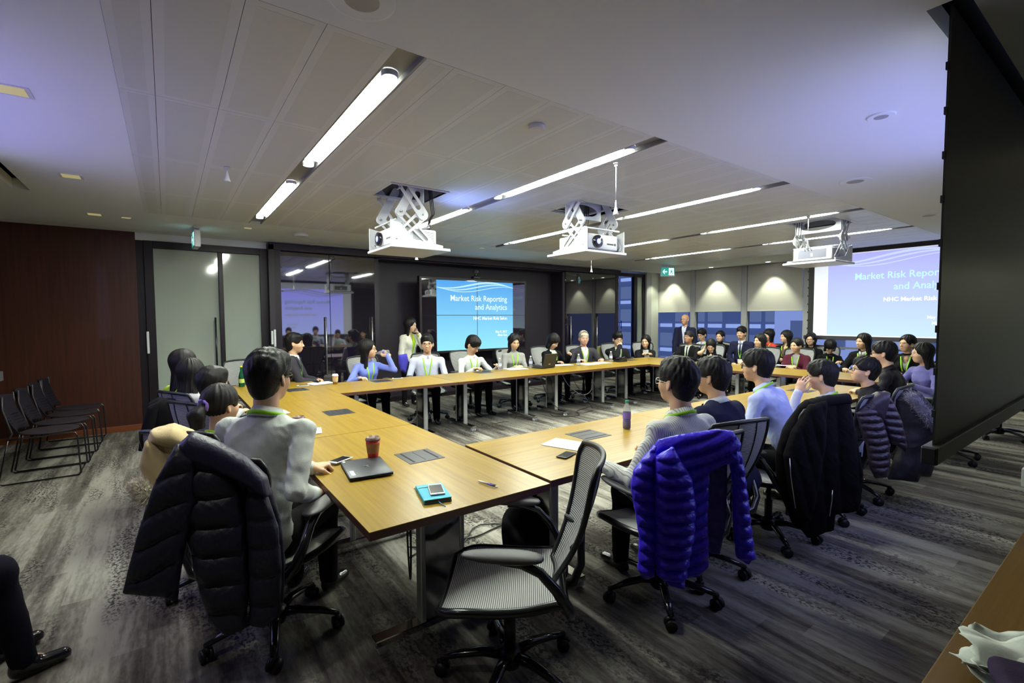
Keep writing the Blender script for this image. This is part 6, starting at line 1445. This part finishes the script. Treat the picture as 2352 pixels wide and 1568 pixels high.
# cables
def cable(pts, r_, mt, label, n=14):
    P = []
    p = [Vector(q) for q in pts]; p = [p[0]*2-p[1]]+p+[p[-1]*2-p[-2]]
    for i in range(1,len(p)-2):
        for j in range(4):
            t_ = j/4; a, b, c, d = p[i-1:i+3]; P.append(.5*((2*b)+(c-a)*t_+(2*a-5*b+4*c-d)*t_*t_+(3*b-a-3*c+d)*t_**3))
    P.append(p[-2]); m = MB(); m.tube(P, r_, 6); tag(m.build('cable', mt), label, 'cable', None)
cable([(1.02,2.36,.70),(.98,2.25,.52),(1.0,2.30,.28),(1.08,2.5,.12),(1.12,2.62,.30),(1.15,2.7,.70)], .006, M['cable'], 'black cable looping under the nearest table')
cable([(1.08,2.45,.70),(1.04,2.38,.55),(1.05,2.42,.40),(1.10,2.5,.55),(1.14,2.6,.70)], .005, M['cable'], 'short black cable loop below the nearest tabletop')
cable([(1.25,2.9,.01),(1.5,3.0,.01),(1.75,2.9,.01),(2.1,2.95,.01),(2.45,2.8,.012)], .006, M['cable'], 'black cable lying on the carpet beneath the right table')
cable([(1.3,3.05,.01),(1.6,2.85,.01),(1.9,3.05,.01),(2.3,2.7,.012)], .005, M['cable'], 'second black cable on the carpet beneath the right table')
cable([(2.15,6.35,.70),(2.2,6.3,.35),(2.45,6.15,.14),(2.75,6.1,.20),(2.95,6.2,.55),(3.05,6.25,.70)], .005, M['cable_w'], 'white cable sagging below the woman in blue')
cable([(5.6,6.3,.70),(5.7,6.2,.42),(5.95,6.1,.22),(6.2,6.1,.30),(6.35,6.2,.70)], .005, M['cable_w'], 'white cable sagging before the grey-haired man')
cable([(3.55,6.3,.70),(3.6,6.2,.3),(3.75,6.0,.02),(4.1,5.9,.01),(4.45,6.05,.02),(4.6,6.2,.4),(4.65,6.3,.70)], .005, M['cable'], 'black cable drooping to the floor below the man in white')
cable([(5.05,6.2,.70),(5.1,6.0,.25),(5.3,5.75,.01),(5.75,5.7,.01),(6.0,5.9,.02),(5.9,6.2,.4),(5.85,6.3,.7)], .005, M['cable'], 'black cable lying on the carpet below the open laptop')
cable([(5.2,6.1,.01),(5.0,5.75,.01),(5.35,5.55,.01),(5.6,5.85,.01),(6.1,6.0,.01)], .005, M['cable'], 'curled black cable on the carpet by the far table legs')
cable([(6.9,6.2,.6),(7.0,6.0,.1),(7.3,5.85,.01),(7.7,5.9,.01),(8.0,6.1,.02)], .005, M['cable'], 'black cable on the carpet below the conference phone')
# backpack under the near right table
sd = SDF(); sd.ell((0,0,.21),(.15,.10,.20),.03).box((0,0,.17),(.14,.085,.15),.05,.05).ell((0,-.09,.15),(.11,.05,.11),.03); sd.post.append(wrinkle(.006,16,3)); V, Q = sd.mesh(.011)
t = empty('backpack', 'black backpack standing on the carpet behind the empty chair arm', 'bag', (1.86,2.42,0), R(-40)); obj('bag_body', mesh_np('bag_body', V, Q, c_black2), t)
m = MB(); m.tube([(-.04,0,.39),(-.03,0,.43),(.03,0,.43),(.04,0,.39)],.008,6); m.build('carry_handle', c_black, t)
for s in (-1,1): m = MB(); m.tube([(s*.07,.09,.38),(s*.09,.13,.28),(s*.08,.12,.12),(s*.10,.09,.05)],.014,6,flat=.4); m.build('shoulder_strap', c_black, t)
# napkins and a dark pouch on the side table
t = item('paper_napkins', 'crumpled pile of white paper napkins on the side table', 'napkins', 0, 0, 0, 0)
nk = mat('napkin', (.56,.60,.53), .9, bump=.2, bscale=60)
c0 = at(2338,1560,.77)
for i in range(4):
    rr = np.random.RandomState(i+2)
    def nf(u, v, i=i, rr=rr):
        x = u*.11+.015*i*math.sin(i); y = (v-.5)*.22; e = 1+.05*math.sin(9*u+i)*(abs(2*v-1)**3)+.03*math.sin(29*v+7*u)*(abs(u)**4)
        a = .35*i-.5; X_, Y_ = (x*math.cos(a)-y*math.sin(a))*e, (x*math.sin(a)+y*math.cos(a))*e
        return (c0.x+.03+X_, c0.y-.03+Y_, .745+.010*i+.018*(1+math.sin(5*u+i)*math.cos(4*v+i*2))+.03*(u*u)*(.5+.5*math.sin(i*2+v*9)))
    V, Q = grid_mesh(nf, 22, 22); o = obj('napkin', mesh_np('napkin', V, Q, nk), t); md = o.modifiers.new('t','SOLIDIFY'); md.thickness = .0015
t = item('dark_pouch', 'dark violet pouch lying on the paper napkins', 'pouch', *at(2375,1610,.82)[:2], R(20), .80)
sd = SDF(); sd.box((0,0,.02),(.11,.05,.022),.02,.02); sd.post.append(wrinkle(.003,22,3)); V, Q = sd.mesh(.007); obj('pouch_body', mesh_np('pouch_body', V, Q, cloth('pouch', (.03,.018,.045))), t)
m = MB(); m.tube([(-.08,-.048,.03),(.08,-.048,.03)],.003,5); m.build('zip', M['steel'], t)
